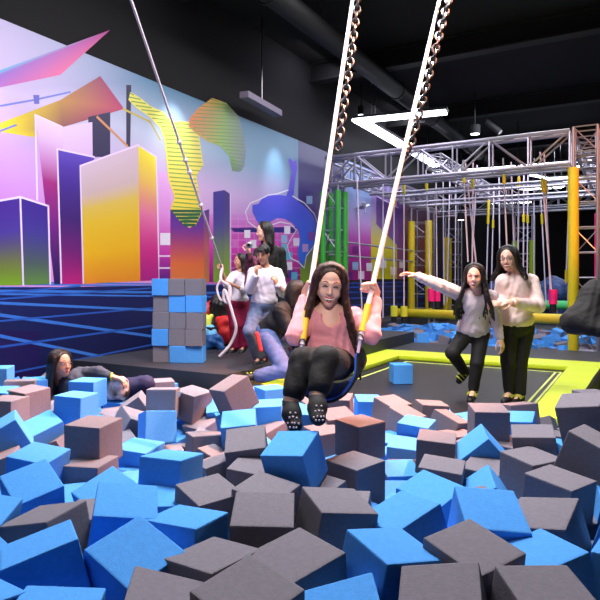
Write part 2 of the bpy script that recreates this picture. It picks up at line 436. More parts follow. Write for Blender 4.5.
# the tumbling figure
fig = [(288, 160), (290, 158), (293, 162), (296, 160), (297, 168), (295, 180), (293, 197), (300, 203), (307, 209), (312, 215), (316, 222), (317, 230), (315, 240), (308, 254), (304, 262), (301, 268), (299, 262), (297, 252), (300, 240), (298, 230), (292, 223), (285, 219), (277, 218), (270, 222), (263, 223), (260, 226), (256, 220), (252, 212), (252, 205), (258, 204), (262, 198), (268, 195), (280, 195), (286, 196), (289, 185), (291, 172)]
poly(fig, [mix((96, 60, 215), (56, 110, 235), min(1, max(0, (p[1]-165)/90))) for p in fig])
stroke([(245, 212), (250, 203), (258, 200), (268, 195), (276, 194), (288, 190)], .022, (236, 230, 250))
stroke([(292, 196), (304, 203), (314, 214), (319, 228), (315, 244), (306, 256), (304, 268), (298, 262), (290, 258), (287, 246), (291, 238), (296, 230), (290, 224), (280, 222), (268, 226), (256, 228), (248, 222), (245, 212)], .022, (236, 230, 250))
# beyond the figure
def ytop(x):
    d = hit(x, 280).y; return 280-(3.95-CZ)*600/d
def rect(x0, x1, y0, y1, st): face((x0, ytop(x0)), (x1, ytop(x1)), (x1, y1), (x0, y1), st)
off_before = lay[0]
lay[0] = -60
rect(298, 345, 128, 283, [(0, (40, 30, 100)), (.35, (50, 30, 120)), (.6, (90, 50, 160)), (.8, (120, 120, 90)), (1, (130, 170, 30))])
rect(344, 372, 140, 280, [(0, (120, 150, 215)), (.3, (150, 175, 225)), (.5, (196, 150, 216)), (.68, (190, 60, 170)), (1, (150, 14, 120))])
rect(371, 398, 150, 279, [(0, (140, 110, 200)), (.35, (170, 140, 210)), (.55, (196, 186, 130)), (.75, (214, 204, 40)), (1, (206, 200, 20))])
rect(397, 404, 150, 279, [(0, (60, 26, 120)), (.4, (100, 50, 130)), (1, (160, 90, 120))])
rect(403, 433, 170, 279, [(0, (70, 40, 110)), (.5, (150, 90, 90)), (1, (130, 60, 80))])
lay[0] = off_before
face((376, 196), (398, 208), (398, 246), (376, 224), [(0, (74, 30, 120)), (1, (120, 80, 150))]); outl((376, 196), (398, 208))
for (x, y, c) in ((352, 262, (150, 190, 230)), (346, 272, (100, 24, 140)), (358, 271, (230, 220, 246)), (366, 263, (236, 230, 248)), (380, 260, (236, 236, 240)), (390, 267, (240, 236, 220)), (399, 260, (236, 230, 230)), (312, 254, (190, 220, 60)), (306, 196, (140, 170, 220)),
                  (322, 216, (120, 60, 170)), (302, 244, (190, 150, 220)), (308, 232, (130, 70, 180)), (352, 246, (130, 20, 130)), (408, 262, (226, 200, 200))):
    poly([(x, y), (x+6, y), (x+6, y+8), (x, y+8)], c)
for y in (283, 287, 292, 298, 305): stroke([(298, y+1.5), (432, y-1.5)], .03, (44, 80, 190))
m = bpy.data.materials.new('mural_print'); m.use_nodes = True
nt = m.node_tree; b = nt.nodes['Principled BSDF']; an = nt.nodes.new('ShaderNodeAttribute'); an.attribute_name = 'Col'
nt.links.new(an.outputs['Color'], b.inputs['Base Color']); b.inputs['Roughness'].default_value = .42
me = bpy.data.meshes.new('trim_mural'); mur.to_mesh(me); mur.free(); o = link('trim_mural', me, m); struct(o)
# ------------------------------------------------------------------ trampoline court
t = thing('trampoline', 'sunken black trampoline bed framed by lime green pads, where two women play', 'trampoline', uv(1.1, -1.6, 0))
bm = bmesh.new(); ubox(bm, -.02, 2.32, -3.3, .02, -.02, 0); obj('trampoline_bed', bm, M_BED, t)
bm = bmesh.new()
for a0, a1, b0, b1 in ((-.45, 4.6, -3.34, -3.3), (-.45, -.43, -3.3, .65), (4.58, 4.6, -3.3, .65), (-.45, 4.6, .63, .65)): ubox(bm, a0, a1, b0, b1, -.88, .0)
obj('frame', bm, M_BLK, t)
bm = bmesh.new(); ubox(bm, -.45, 0, -3.3, .0, .0, .07, .02); obj('side_pad', bm, M_LIME, t)
bm = bmesh.new(); ubox(bm, -.45, 4.6, .0, .62, .0, .07, .02); obj('far_pad', bm, M_LIME, t)
for k in range(2):
    bm = bmesh.new(); ubox(bm, 2.33, 4.6, -3.3+k*1.65, -3.3+k*1.65+1.64, .0, .07, .02); obj('wide_pad', bm, M_LIME, t)
M_LINE = mat('lime_stitched_line', (226, 240, 120), .5)
for (a0, a1, b0, b1) in ((.16, .19, -3.3, -.2), (2.19, 2.215, -3.3, -.2), (2.255, 2.28, -3.3, -.15), (.16, 2.28, -.19, -.165)):
    bm = bmesh.new(); ubox(bm, a0, a1, b0, b1, 0, .004); obj('marking_line', bm, M_LINE, t)
bm = bmesh.new()
for k in range(0, 40):
    b = -3.25+k*.083
    ubox(bm, .01, .14, b, b+.012, -.001, .006)
o = obj('springs', bm, M_STEEL, t); o['kind'] = 'stuff'

# ------------------------------------------------------------------ aluminium rig
def seg(bm, a, b, r, n=6): tube(bm, [a, b], r, n)
def truss(a, b, w, h, label, n, up=V((0, 0, 1)), name='truss_beam', r=1):
    d = (b-a).normalized(); side = d.cross(up).normalized()
    t = thing(name, label, 'truss', a, 'aluminium truss beams of the rope course')
    cs = [side*(w/2)*i+up*h*j for i in (-1, 1) for j in (0, 1)]
    for c in cs: tubeobj('chord', [a+c, b+c], .026*r, M_AL, t, 8)
    bm = bmesh.new(); L = (b-a).length
    for k in range(n+1):
        p = a+d*L*k/n
        for i in (-1, 1): seg(bm, p+side*i*w/2, p+side*i*w/2+up*h, .013*r)
        for j in (0, 1): seg(bm, p-side*w/2+up*h*j, p+side*w/2+up*h*j, .011)
        if k < n:
            q = a+d*L*(k+1)/n; j0 = k % 2
            for i in (-1, 1):
                seg(bm, p+side*i*w/2+up*h*j0, q+side*i*w/2+up*h*(1-j0), .013*r)
            for j in (0, 1): seg(bm, p-side*w/2+up*h*j, q+side*w/2+up*h*j, .009)
    obj('lattice', bm, M_AL, t); return t
TZ = 3.30; TH = .34
FA, FB, RA, MB_, RB = -2.3, 2.39, 2.36, 7.9, 10.4
truss(uv(FA-.1, FB, 3.13), uv(RA-.22, FB, 3.13), .3, .55, 'long silver truss beam across the front of the rope course', 7, r=1.35)
truss(uv(FA, FB+.2, TZ), uv(FA, RB, TZ), .3, TH, 'silver truss beam running back beside the mural wall', 16)
truss(uv(RA, FB+.25, TZ), uv(RA, RB, TZ), .3, TH, 'silver truss beam running back from the tall yellow post', 16)
truss(uv(RA+.3, FB, 3.12), uv(8.0, FB, 3.12), .3, .55, 'silver truss beam leaving the photo at the right edge, lit orange', 9, r=1.3)
truss(uv(FA, MB_, TZ), uv(RA+5, MB_, TZ), .3, TH, 'silver truss beam across the middle of the rope course', 20)
truss(uv(FA, RB, TZ), uv(RA+5, RB, TZ), .3, TH, 'silver truss beam across the back of the rope course', 20)
truss(uv(-.2, FB, TZ-.0), uv(-.2, RB, TZ-.0), .25, .25, 'inner truss beam running front to back, left one of two', 16)
for i, (b, z) in enumerate(((3.4, 3.22), (4.3, 3.18), (5.2, 3.22), (6.3, 3.2), (7.1, 3.2), (8.8, 3.2), (9.6, 3.15))):
    ordn = ('nearest', 'second nearest', 'third nearest', 'fourth nearest', 'fifth nearest', 'sixth nearest', 'farthest')[i]
    tag(tubeobj('support_pipe', [uv(FA, b, z), uv(RA+3, b, z)], .03, M_AL, None, 10), 'thin silver pipe across the rope course, %s of seven that carry the hanging ropes' % ordn, 'pipe', 'pipes that carry the hanging ropes')
for z, w_ in ((1.72, 'lower'), (2.02, 'upper')):
    tag(tubeobj('guard_rail', [uv(FA-.1, FB, z), uv(FA-.1, MB_, z)], .022, M_AL, None, 8), '%s of two thin silver rails in front of the yellow part of the mural' % w_, 'rail')

def post(p, z1, pads, mpad, label, w=.26, ang=YAW, padr=.055, z0=0, padz=(0, 2.9)):
    t = thing('truss_post', label, 'post', V((p.x, p.y, z0)))
    x = V((math.cos(ang), math.sin(ang), 0)); y = V((-x.y, x.x, 0))
    cr = [p+x*i*w/2+y*j*w/2 for i in (-1, 1) for j in (-1, 1)]
    for c in cr: tubeobj('chord', [V((c.x, c.y, z0)), V((c.x, c.y, z1))], .025, M_AL, t, 8)
    bm = bmesh.new(); n = int((z1-z0)/.4); sp_ = .01
    for k in range(n+1):
        z = z0+(z1-z0)*k/n
        for (i, j) in ((0, 1), (1, 3), (3, 2), (2, 0)):
            a, b = cr[i].copy(), cr[j].copy(); a.z = b.z = z; seg(bm, a, b, .012)
            if k < n and k % 2 == 0:
                b2_ = b.copy(); b2_.z = z+(z1-z0)/n; seg(bm, a, b2_, .01)
    obj('lattice', bm, M_AL, t)
    for c in [cr[i] for i in pads]:
        tubeobj('pad_tube', [V((c.x, c.y, max(z0, padz[0])+.03)), V((c.x, c.y, padz[1]))], padr, mpad, t, 12)
    bm = bmesh.new(); box(bm, (p.x, p.y, z0+.01), (w+.2, w+.2, .02), Matrix.Rotation(ang, 3, 'Z')); obj('base_plate', bm, M_AL, t)
    return t
post(uv(FA+.02, FB, 0), 3.1, (0, 1, 2, 3), M_GRN, 'truss post wrapped in green padding behind the swinging woman', .34, YAW, .06, 0, (0, 3.0))
post(uv(RA+.02, FB, 0), 3.72, (0,), M_YEL, 'tall truss post with yellow padding at the right edge, orange lit lattice', .36, YAW, .085, 0, (0, 3.05))
pa_ = at(592, 300, 11.3); pa_.z = 0; pb_ = at(597, 300, 12.4); pb_.z = 0
pk = post(pa_+V((.3, 0, 0)), TZ-.2, (0,), M_PINK, 'truss post with bright pink padding behind the tall yellow post', .3, YAW, .07, 0, (.4, 2.45))
post(pb_+V((.3, 0, 0)), TZ-.2, (0,), M_GRN, 'green padded post behind the pink one at the right edge', .3, YAW, .06, 0, (.3, 1.9))
post(uv(FA+.1, MB_, 0), TZ-.08, (0, 2), M_YEL, 'yellow padded truss post in front of the far mural end', .5, YAW, .1, 0, (.2, 2.85))
post(uv(FA+.3, RB, 0), TZ-.08, (0, 1), M_YEL, 'yellow padded post in the far left corner of the rope course', .4, YAW, .08, 0, (.2, 2.55))
post(uv(.05, RB+.6, 0), TZ-.08, (0, 2), mat('yellow_green_vinyl', (170, 210, 30), .45), 'yellow and green padded post far behind the woman with the outstretched arm', .5, YAW, .085, 0, (.2, 2.4))

# padded barriers round the far pit
def bolster(a, b, r, m, label, cat='barrier'):
    t = thing('padded_barrier', label, cat, a)
    tubeobj('pad_tube', [a, b], r, m, t, 16)
    d = (b-a).normalized(); L = (b-a).length; n = int(L/1.2)
    for k in range(1, n):
        p = a+d*L*k/n; tubeobj('seam', [p-d*.01, p+d*.01], r+.006, m, t, 16)
    for k in range(0, n+1, 2):
        p = a+d*(L*k/n*.98+.05); tubeobj('foot_post', [V((p.x, p.y, -.3)), V((p.x, p.y, p.z-r*.8))], .03, M_AL, t, 8)
bolster(uv(-2.35, 6.1, .36), uv(2.35, 5.2, .36), .11, M_YEL, 'long yellow padded tube along the back of the far foam pit')
bolster(uv(-1.6, 9.4, .52), uv(5.4, 8.6, .52), .12, M_LGRN, 'pale green padded tube behind the long yellow one')
bolster(uv(2.7, 4.9, .3), uv(8, 4.9, .3), .1, M_YEL, 'short yellow padded tube at the right edge beyond the yellow post')
M_TARP = mat('blue_tarp', (20, 44, 110), .6, rgb2=(80, 110, 170), nscale=6, bump=.3, bscale=20)
for (px, py, d, r, lb) in ((505, 296, 17.6, .42, 'crumpled blue soft play cushion behind the woman in glasses'), (556, 295, 17.2, .5, 'blue soft play heap left of the yellow post')):
    s = S(); c = at(px, py, d)
    for k in range(9): s.ell(c+V((random.uniform(-.4, .4), random.uniform(-.2, .2), random.uniform(-.35, .3))), (r*random.uniform(.4, .7), .3, r*random.uniform(.4, .7)), k=.08)
    s.ell(V((c.x, c.y, .3)), (.55, .4, .34), k=.1)
    tag(s.build('soft_cushion', M_TARP, None, .04, .015, .4), lb, 'cushion')

# ------------------------------------------------------------------ ropes hanging in the course
M_HR = mat('hanging_rope_white', (206, 196, 214), .8)
def hrope(px0, y0, px1, y1, d, ysl, handle=None, label='', lean=0):
    p1 = at(px1, y1, d); p0 = at(px0, y0, d); p0 = V((p0.x, p0.y, max(p0.z, 3.25)))
    t = thing('hanging_rope', label, 'rope', p0, 'ropes hanging in the rope course')
    tubeobj('rope', [p0, p1], .015, M_HR, t, 6)
    if ysl:
        zt, zb = at(px0, ysl[0], d).z, at(px0, ysl[1], d).z
        f = lambda z: p0.lerp(p1, (p0.z-z)/(p0.z-p1.z))
        tubeobj('sleeve', [f(zt), f(zb)], .032, M_YEL, t, 8)
    if handle:
        mm, h = handle
        q = p1+V((0, 0, h)); 
        tubeobj('grip', [q, p1+V((0, 0, h*.35))], .075, mm, t, 12)
        tubeobj('grip_end', [p1+V((0, 0, h*.35)), p1], .06, M_BLK, t, 12)
YG = mat('yellow_green_grip', (214, 214, 50), .5)
HR = [(357, 180, 362, 312, 11.8, None, None, 'thin white rope left of the swinging woman\'s raised hand'),
 (383, 180, 383, 318, 12.5, None, None, 'thin pale rope in front of the dark mural tower'),
 (394, 176, 394, 322, 12.6, (196, 206), (YG, .34), 'white rope ending in a yellow green grip, left one of that pair'),
 (404, 176, 404, 322, 12.9, (184, 194), (YG, .34), 'white rope ending in a yellow green grip, right one of that pair'),
 (426, 170, 431, 308, 13.0, (180, 190), (M_PINK, .42), 'white rope ending in a pink grip, left one by the yellow padded post'),
 (436, 170, 437, 308, 13.2, None, (M_PINK, .42), 'white rope ending in a pink grip, right one by the yellow padded post'),
 (443, 172, 444, 305, 14, None, None, 'pale rope just right of the pink grips'),
 (450, 172, 447, 302, 15, None, None, 'faint rope near the far left corner post'),
 (463, 160, 468, 262, 11.6, (172, 183), None, 'rope with yellow sleeve above the laughing woman\'s head'),
 (465, 160, 476, 262, 12.2, None, None, 'white rope slanting down behind the laughing woman\'s head'),
 (473, 160, 472, 300, 12.2, (176, 188), None, 'rope with orange yellow sleeve right of the nearest sleeved rope'),
 (477, 165, 470, 300, 14, None, None, 'thin rope crossing behind the laughing woman'),
 (489, 185, 486, 300, 14.8, (200, 224), None, 'far rope with long yellow sleeve, left of a pair'),
 (494, 185, 491, 300, 15, (220, 228), None, 'far rope with yellow sleeve, right of a pair'),
 (503, 158, 507, 250, 11.4, (172, 184), None, 'rope with yellow sleeve above the woman in glasses'),
 (511, 162, 514, 250, 12.5, None, None, 'white rope directly over the woman in glasses'),
 (519, 165, 518, 250, 13.2, (177, 187), None, 'rope with short yellow sleeve right of the woman in glasses'),
 (524, 170, 523, 300, 14.2, (214, 222), None, 'thin rope with low yellow sleeve behind the woman in glasses'),
 (528, 170, 527, 306, 14.4, (215, 223), None, 'thin rope with low yellow sleeve, second one behind the woman in glasses'),
 (540, 152, 553, 312, 11.2, (178, 192), (M_PINK, .42), 'long rope ending in a pink grip right of the woman in glasses'),
 (544, 152, 551, 306, 11.5, (180, 194), None, 'rope with orange sleeve close beside the long pink gripped rope'),
 (541, 200, 546, 304, 15, (214, 224), None, 'far rope behind the pink gripped rope'),
 (571, 172, 568, 300, 12.6, None, None, 'pale rope left of the tall yellow post, left of a pair'),
 (570, 172, 566, 284, 13, (270, 282), None, 'pale rope with orange weight left of the tall yellow post'),
 (534, 185, 534, 306, 15.5, None, None, 'faint thin rope far behind the glasses woman\'s shoulder'),
 (499, 175, 500, 300, 15.2, None, None, 'faint thin rope between the two women'),
 (456, 175, 455, 300, 16, None, None, 'faint thin rope in front of the far yellow green post')]
for h in HR: hrope(h[0], h[1], h[2], h[3], h[4], h[5], h[6], h[7])

# ------------------------------------------------------------------ ceiling lights
def led(pts, z, label, w=.09, closed=False):
    P = [onz(x, y, z) if isinstance(x, (int, float)) and y < 275 else V((x, y, z)) for x, y in pts]
    t = thing('led_strip_light', label, 'light', P[0])
    for a, b in zip(P, P[1:]+([P[0]] if closed else [])):
        d = (b-a).normalized(); n = V((-d.y, d.x, 0))*w/2
        bm = bmesh.new(); ang = math.atan2(d.y, d.x)
        box(bm, (a+b)/2+V((0, 0, .035)), ((b-a).length+w, w, .05), Matrix.Rotation(ang, 3, 'Z')); obj('housing', bm, M_BEAM, t)
        bm = bmesh.new(); box(bm, (a+b)/2+V((0, 0, -.015)), ((b-a).length+w*.8, w*.85, .05), Matrix.Rotation(ang, 3, 'Z')); obj('diffuser', bm, M_LED, t)
        for f in (.15, .85):
            p = a.lerp(b, f); tubeobj('hanger', [p+V((0, 0, .06)), V((p.x, p.y, CEIL))], .006, M_STEEL, t, 5)
led([(440, 112), (360, 120), (436, 165)], 4.7, 'large white V shaped LED strip light hanging over the swing', .32)
led([(412, 174), (590, 160)], 4.7, 'long thin white LED strip light behind the front truss', .1)
led([(598, 165), (547, 168), (532, 174.5), (547, 178), (598, 176)], 4.7, 'white arrow shaped LED strip light pointing left beside the yellow post', .13)
led([(503, 187), (528, 189), (560, 187), (570, 182), (560, 179)], 4.7, 'white LED strip light pointing right under the arrow shaped one', .12)
led([(466, 198), (492, 203), (530, 202)], 4.7, 'bent white LED strip light deep above the middle of the course', .12)
def downlight(px, py, label, z=5.0, r=.1):
    p = onz(px, py, z); t = thing('downlight', label, 'light', p)
    tubeobj('can', [p, p+V((0, 0, .2))], r, M_BLK, t, 20); tubeobj('lens', [p-V((0, 0, .006)), p+V((0, 0, .002))], r*.85, M_LED, t, 20)
    tubeobj('stem', [p+V((0, 0, .2)), V((p.x, p.y, CEIL))], .012, M_BLK, t, 6)
downlight(302, 132, 'small round downlight just right of the mural\'s upper corner', 4.4)
downlight(475, 134, 'small round downlight above the front truss', 4.6, .12)
downlight(361, 115, 'small round downlight beside the big V shaped strip', 4.9, .07)
downlight(518, 168, 'tiny round downlight beneath the long LED strip', 4.3, .07)
downlight(461, 220, 'round white globe lamp above the far yellow green post', 2.9, .1)
t = thing('track_spotlight', 'dark tilted track spotlight hanging above the front truss', 'light', onz(487, 122, 5.0))
p = onz(487, 122, 5.0); q = p+V((.25, -.2, -.3)); tubeobj('can', [p, q], .075, M_BEAM, t, 16); tubeobj('lens', [q, q+(q-p)*.01], .06, M_TEETH, t, 16)
tubeobj('stem', [p, V((p.x, p.y, CEIL))], .012, M_BEAM, t, 6)
p = at(244, 95, 9.5); q = at(278, 113, 10.6)
t = thing('air_vent', 'long grey linear vent under the ceiling above the mural', 'vent', p)
bm = bmesh.new(); box(bm, (p+q)/2, ((q-p).length, .16, .1), Matrix.Rotation(math.atan2(q.y-p.y, q.x-p.x), 3, 'Z')); obj('vent_body', bm, mat('vent_grey', (120, 110, 130), .5), t)
tubeobj('hanger', [(p+q)/2, V(((p.x+q.x)/2, (p.y+q.y)/2, CEIL))], .01, M_STEEL, t, 6)
p = at(365, 207, 12.2)
t = thing('wall_fan', 'small pale fan fixed on the light blue part of the mural', 'fan', hit(365, 207))
h = hit(365, 207, .2)
tubeobj('hub', [h, h-U2*.2], .05, M_AL, t, 12)
bm = bmesh.new()
for k in range(3):
    a = k*2.094+.4; c = h+(V2*math.cos(a)+V((0, 0, 1))*math.sin(a))*.16
    tube(bm, [h, c], [.03, .07], 10, flat=.2)
obj('blade', bm, M_TEETH, t, True)

# ------------------------------------------------------------------ chains and the long rope held by the girl
def chain(name, p, q, label, link_=.055, r=.008):
    t = thing(name, label, 'chain', p); d = (q-p); L = d.length; d.normalize(); n = int(L/(link_*.72))
    bm = bmesh.new(); x = d.cross(V((0, 1, .1))).normalized(); y = d.cross(x)
    for k in range(n):
        c = p+d*L*(k+.5)/n; s = x if k % 2 else y
        tube(bm, [c+(d*math.sin(a)*link_*.5+s*math.cos(a)*link_*.3) for a in [2*math.pi*j/8 for j in range(8)]], r, 4, closed=True)
    obj('links', bm, M_STEEL, t, True)
    tubeobj('top_bracket', [p, p+V((0, 0, .03))], .05, M_STEEL, t, 10)
    return t
def up_to(p, q, z):                      # continue the line q->p up to height z
    return q+(p-q)*((z-q.z)/(p.z-q.z))
LBL = {}
# ------------------------------------------------------------------ foam blocks
BS = .205
def foam_mesh(nm, m, s=BS, bev=.006):
    bm = bmesh.new(); box(bm, (0, 0, 0), (s, s, s), None, bev)
    me = bpy.data.meshes.new(nm); bm.to_mesh(me); bm.free(); me.materials.append(m); return me
ME_B, ME_G = foam_mesh('foam_block_blue', M_FB), foam_mesh('foam_block_grey', M_FG)
def foam(col, p, yaw, pitch=0, roll=0, label='', group=None, sc_=1):
    o = bpy.data.objects.new('foam_block', ME_B if col == 'b' else ME_G); C.objects.link(o)
    R = Matrix.Rotation(math.radians(pitch), 3, 'X') @ Matrix.Rotation(-math.radians(roll), 3, 'Y') @ Matrix.Rotation(math.radians(yaw), 3, 'Z')
    o.location = p; o.rotation_euler = R.to_euler(); o.scale = (sc_,)*3
    return tag(o, label, 'foam block', group)
# cx, cy, face width in px, colour, yaw, pitch, roll, what singles it out
FB_ = [
(-3,380,26,'b',10,0,0,'upright at the far left edge'),
(20,394,28,'g',20,-5,0,'lying flat and mostly hidden at the far left below the mural'),
(35,391,25,'b',20,0,0,'with only its pale top showing, left of the reclining woman'),
(0,403,28,'b',0,5,0,'at the left edge in front of the upright one'),
(29,403,29,'g',-30,4,0,'tall and dark, just below left of the reclining woman'),
(7,413,30,'g',-10,0,0,'flat topped at the left edge, left of the dark cube'),
(76,409,30,'b',-14,0,-2,'bright and upright in front of the reclining woman\'s lap'),
(88,393,27,'b',-10,0,0,'right beside the reclining woman\'s arm'),
(54,406,24,'b',10,0,0,'small looking, between the dark grey cube and the bright upright one'),
(8,438,35,'b',28,18,24,'tilted on its corner at the left edge'),
(45,435,31,'b',45,24,4,'leaning forward, two faces meeting, right of the tilted leftmost one'),
(94,441,40,'g',-16,2,0,'largest dark cube on the left, standing on another'),
(90,481,41,'g',-12,0,1,'carrying the largest dark cube on the left'),
(64,440,29,'g',8,0,-4,'half hidden behind the left side of the large dark cube'),
(50,419,27,'g',38,12,0,'flat brownish top behind the bright upright blue block'),
(38,473,43,'b',-12,6,-6,'wide dark sided one left of the two stacked grey cubes'),
(3,474,37,'g',15,5,18,'wedged at the left edge under the tilted blue blocks'),
(33,498,46,'b',42,26,-8,'large pale one near the lower left with a raised corner'),
(88,497,36,'b',32,10,24,'seen as a slanting plate below the stacked grey cubes'),
(110,507,48,'b',48,22,6,'pale with a peaked corner right of the slanting plate'),
(121,412,25,'b',-20,4,0,'just in front of the reclining woman\'s hips'),
(131,427,28,'g',40,0,-30,'dark and tipped over behind the large dark cube on the left'),
(137,411,26,'g',10,10,34,'slanting like a ramp beside the reclining woman\'s hips'),
(161,392,24,'g',20,0,0,'with only a flat top showing below the dark deck edge'),
(163,403,29,'g',4,-6,0,'flat face towards the viewer with a small white tag beside it'),
(192,404,28,'g',-32,6,-6,'brown topped, right of the one with the white tag'),
(157,428,31,'b',28,-18,3,'light and upright showing two side faces below the white tag'),
(194,420,27,'b',30,8,36,'strongly tilted below the brown topped grey cube'),
(171,451,29,'b',42,14,8,'with a pale triangular top left of the large flat faced blue block'),
(183,437,26,'b',20,0,0,'small and dark between the upright and the orange topped blocks'),
(222,413,28,'b',8,28,4,'pale cyan faced, left of the brown cube by the kneeling person'),
(230,423,26,'g',45,20,14,'seen as a dull triangle in front of the pale cyan one'),
(234,396,31,'g',40,12,22,'large brown cube tipped up beside the kneeling person\'s shoe'),
(252,402,25,'g',10,0,10,'pinkish, tucked right of the large tipped brown cube'),
(204,434,28,'g',-34,14,8,'with a bright orange lit top at the middle left'),
(166,462,30,'g',20,0,-8,'hidden behind the large flat faced blue block'),
(139,463,37,'b',-18,4,-2,'pale topped and dark sided, right of the stacked grey cubes'),
(205,450,33,'g',22,-6,0,'showing a dark left face and a tan right face'),
(171,478,46,'b',-20,-6,-2,'large flat faced one in the lower left centre'),
(213,471,37,'g',-20,0,-24,'leaning left beside the large flat faced blue block'),
(136,482,35,'g',-6,2,0,'between the pale topped blue block and the peaked one'),
(240,433,34,'b',4,16,4,'flat faced and light, behind the big pale grey face'),
(248,455,40,'g',4,20,6,'with a big pale grey face left of centre'),
(271,441,30,'g',45,4,16,'dark triangle right of the big pale grey face'),
(268,430,27,'g',-20,10,0,'with an orange and pink top below the rider\'s left foot'),
(269,417,29,'b',-4,4,4,'with a bright cyan top, left of the rider\'s shoes'),
(271,400,26,'b',28,0,0,'behind the cyan topped one, next to the lime pad'),
(308,424,30,'b',18,6,-10,'washed out by the spotlight directly under the rider\'s feet'),
(295,463,46,'b',-22,14,13,'large saturated one tipped to the left, centre front below the rider'),
(324,444,32,'g',32,4,-2,'pink topped, right of the large tipped blue one'),
(333,464,30,'g',50,0,6,'small grey corner between the pink topped and the large dark cube'),
(252,484,41,'g',-16,6,-4,'wide pale topped, left of the large tipped blue one'),
(265,510,50,'g',-30,8,-4,'at the lower edge left of the large tipped blue one'),
(318,507,46,'g',46,10,10,'peaking up just right below the large tipped blue one'),
(338,410,28,'g',-12,4,2,'pink lit, right of the rider\'s shoes'),
(337,427,30,'g',18,10,0,'glowing orange under the rider\'s raised shoe'),
(221,477,37,'g',28,0,14,'with a rounded looking corner left of the wide pale topped one'),
(368,410,25,'b',3,6,-2,'small upright cyan topped, alone at the pit\'s far edge'),
(391,413,27,'g',32,10,-6,'pink sided, right of the lone cyan topped block'),
(404,424,28,'g',45,12,-14,'orange lit and sunken in the right centre'),
(360,438,36,'g',36,2,0,'tall with a pink top and two dark faces, right of centre'),
(431,416,27,'g',5,0,-4,'salmon faced behind the orange lit dark sided one'),
(447,429,29,'g',48,6,-22,'orange left slope and dark right side'),
(416,436,31,'b',-28,6,-2,'nearly white top from the spotlight, right of centre'),
(390,450,29,'b',10,8,0,'almost white face left of the white topped one'),
(404,458,33,'b',-14,8,-2,'cyan topped and blue sided, behind a pink plate'),
(405,479,34,'g',-8,-24,-2,'seen as a pink plate between two cyan topped blue blocks'),
(436,454,37,'g',-16,4,-2,'pink topped and dark fronted, right of the cyan topped ones'),
(379,466,31,'b',6,0,0,'dark sliver behind the large dark cube right of centre'),
(399,485,37,'b',8,8,-2,'cyan topped, lower one in front of the pink plate'),
(355,481,43,'g',43,2,0,'largest dark cube right of centre in front'),
(441,484,42,'g',-20,4,-3,'wide brown topped at the lower right centre'),
(430,510,50,'b',46,12,0,'pale diamond top at the lower edge right of centre'),
(386,505,31,'g',4,0,0,'small pink one squeezed at the lower edge beside the dark cube'),
(488,424,34,'g',-4,4,0,'pink topped and upright below the two standing women'),
(519,418,29,'g',8,-8,4,'flat brown face behind the upright pink topped one'),
(519,431,31,'b',-26,6,8,'with a pale blue top right of the upright pink topped one'),
(464,436,28,'b',10,4,10,'light triangle between two grey cubes below the laughing woman'),
(482,456,38,'b',-8,4,42,'standing on its corner like a diamond'),
(509,449,29,'b',12,0,-8,'sliver right of the diamond shaped one'),
(534,450,40,'g',-18,4,6,'brown topped with a dark front, right of the diamond shaped blue one'),
(561,448,29,'g',4,0,-6,'narrow, between the brown topped one and the tilted pair at the right'),
(531,476,43,'g',26,4,-1,'large with a flat pinkish top in the lower right'),
(584,419,41,'g',-34,4,14,'dark, tilted against the lime pad at the right edge'),
(590,459,46,'g',44,14,-16,'purple grey, balanced on its edge at the right edge'),
(558,501,50,'g',38,4,-4,'wide flat topped at the lower right edge'),
(486,484,40,'g',-32,6,0,'brown topped behind the tilted blue one at the lower right'),
(487,503,44,'b',-10,6,40,'tilted like a roof at the lower right centre'),
(478,520,46,'g',20,6,0,'brown top just below the roof shaped blue one'),
(60,516,46,'b',6,6,4,'pale, between the two peaked ones at the lower left'),
(8,515,46,'b',-14,6,0,'pale top in the lower left corner of the photo'),
(100,532,50,'g',12,4,0,'grey top below the slanting blue plate'),
(163,518,48,'b',4,6,0,'pale strip below the large flat faced one'),
(208,512,50,'g',38,8,-4,'broad top right of the pale blue strip'),
(345,525,50,'g',-12,4,4,'broad and dull below the largest dark cube'),
(458,447,29,'g',20,0,0,'dark patch behind the diamond shaped blue one'),
(592,405,27,'g',10,0,0,'hidden behind the tilted dark one at the right edge'),
]
BL = []
for e in FB_:
    BL.append([e, 600*BS/e[2]])
# settle along the line of sight so that neighbours do not interpenetrate
for it in range(60):
    for i in range(len(BL)):
        for j in range(i+1, len(BL)):
            a, b = BL[i], BL[j]
            pa, pb = at(a[0][0], a[0][1], a[1]), at(b[0][0], b[0][1], b[1])
            L = (pa-pb).length
            if L < .215:
                g = (.215-L)*.25
                if a[1] < b[1]: a[1] -= g; b[1] += g
                else: a[1] += g; b[1] -= g
PTS = []
for e, d in BL:
    p = at(e[0], e[1], d); PTS.append(p)
    k = 600*BS/e[2]/1.0
    foam(e[3], p, e[4], e[5], e[6], {'b': 'blue', 'g': 'grey'}[e[3]]+' foam block '+e[7], 'foam blocks in the near pit', max(.88, min(1.12, d/k)))
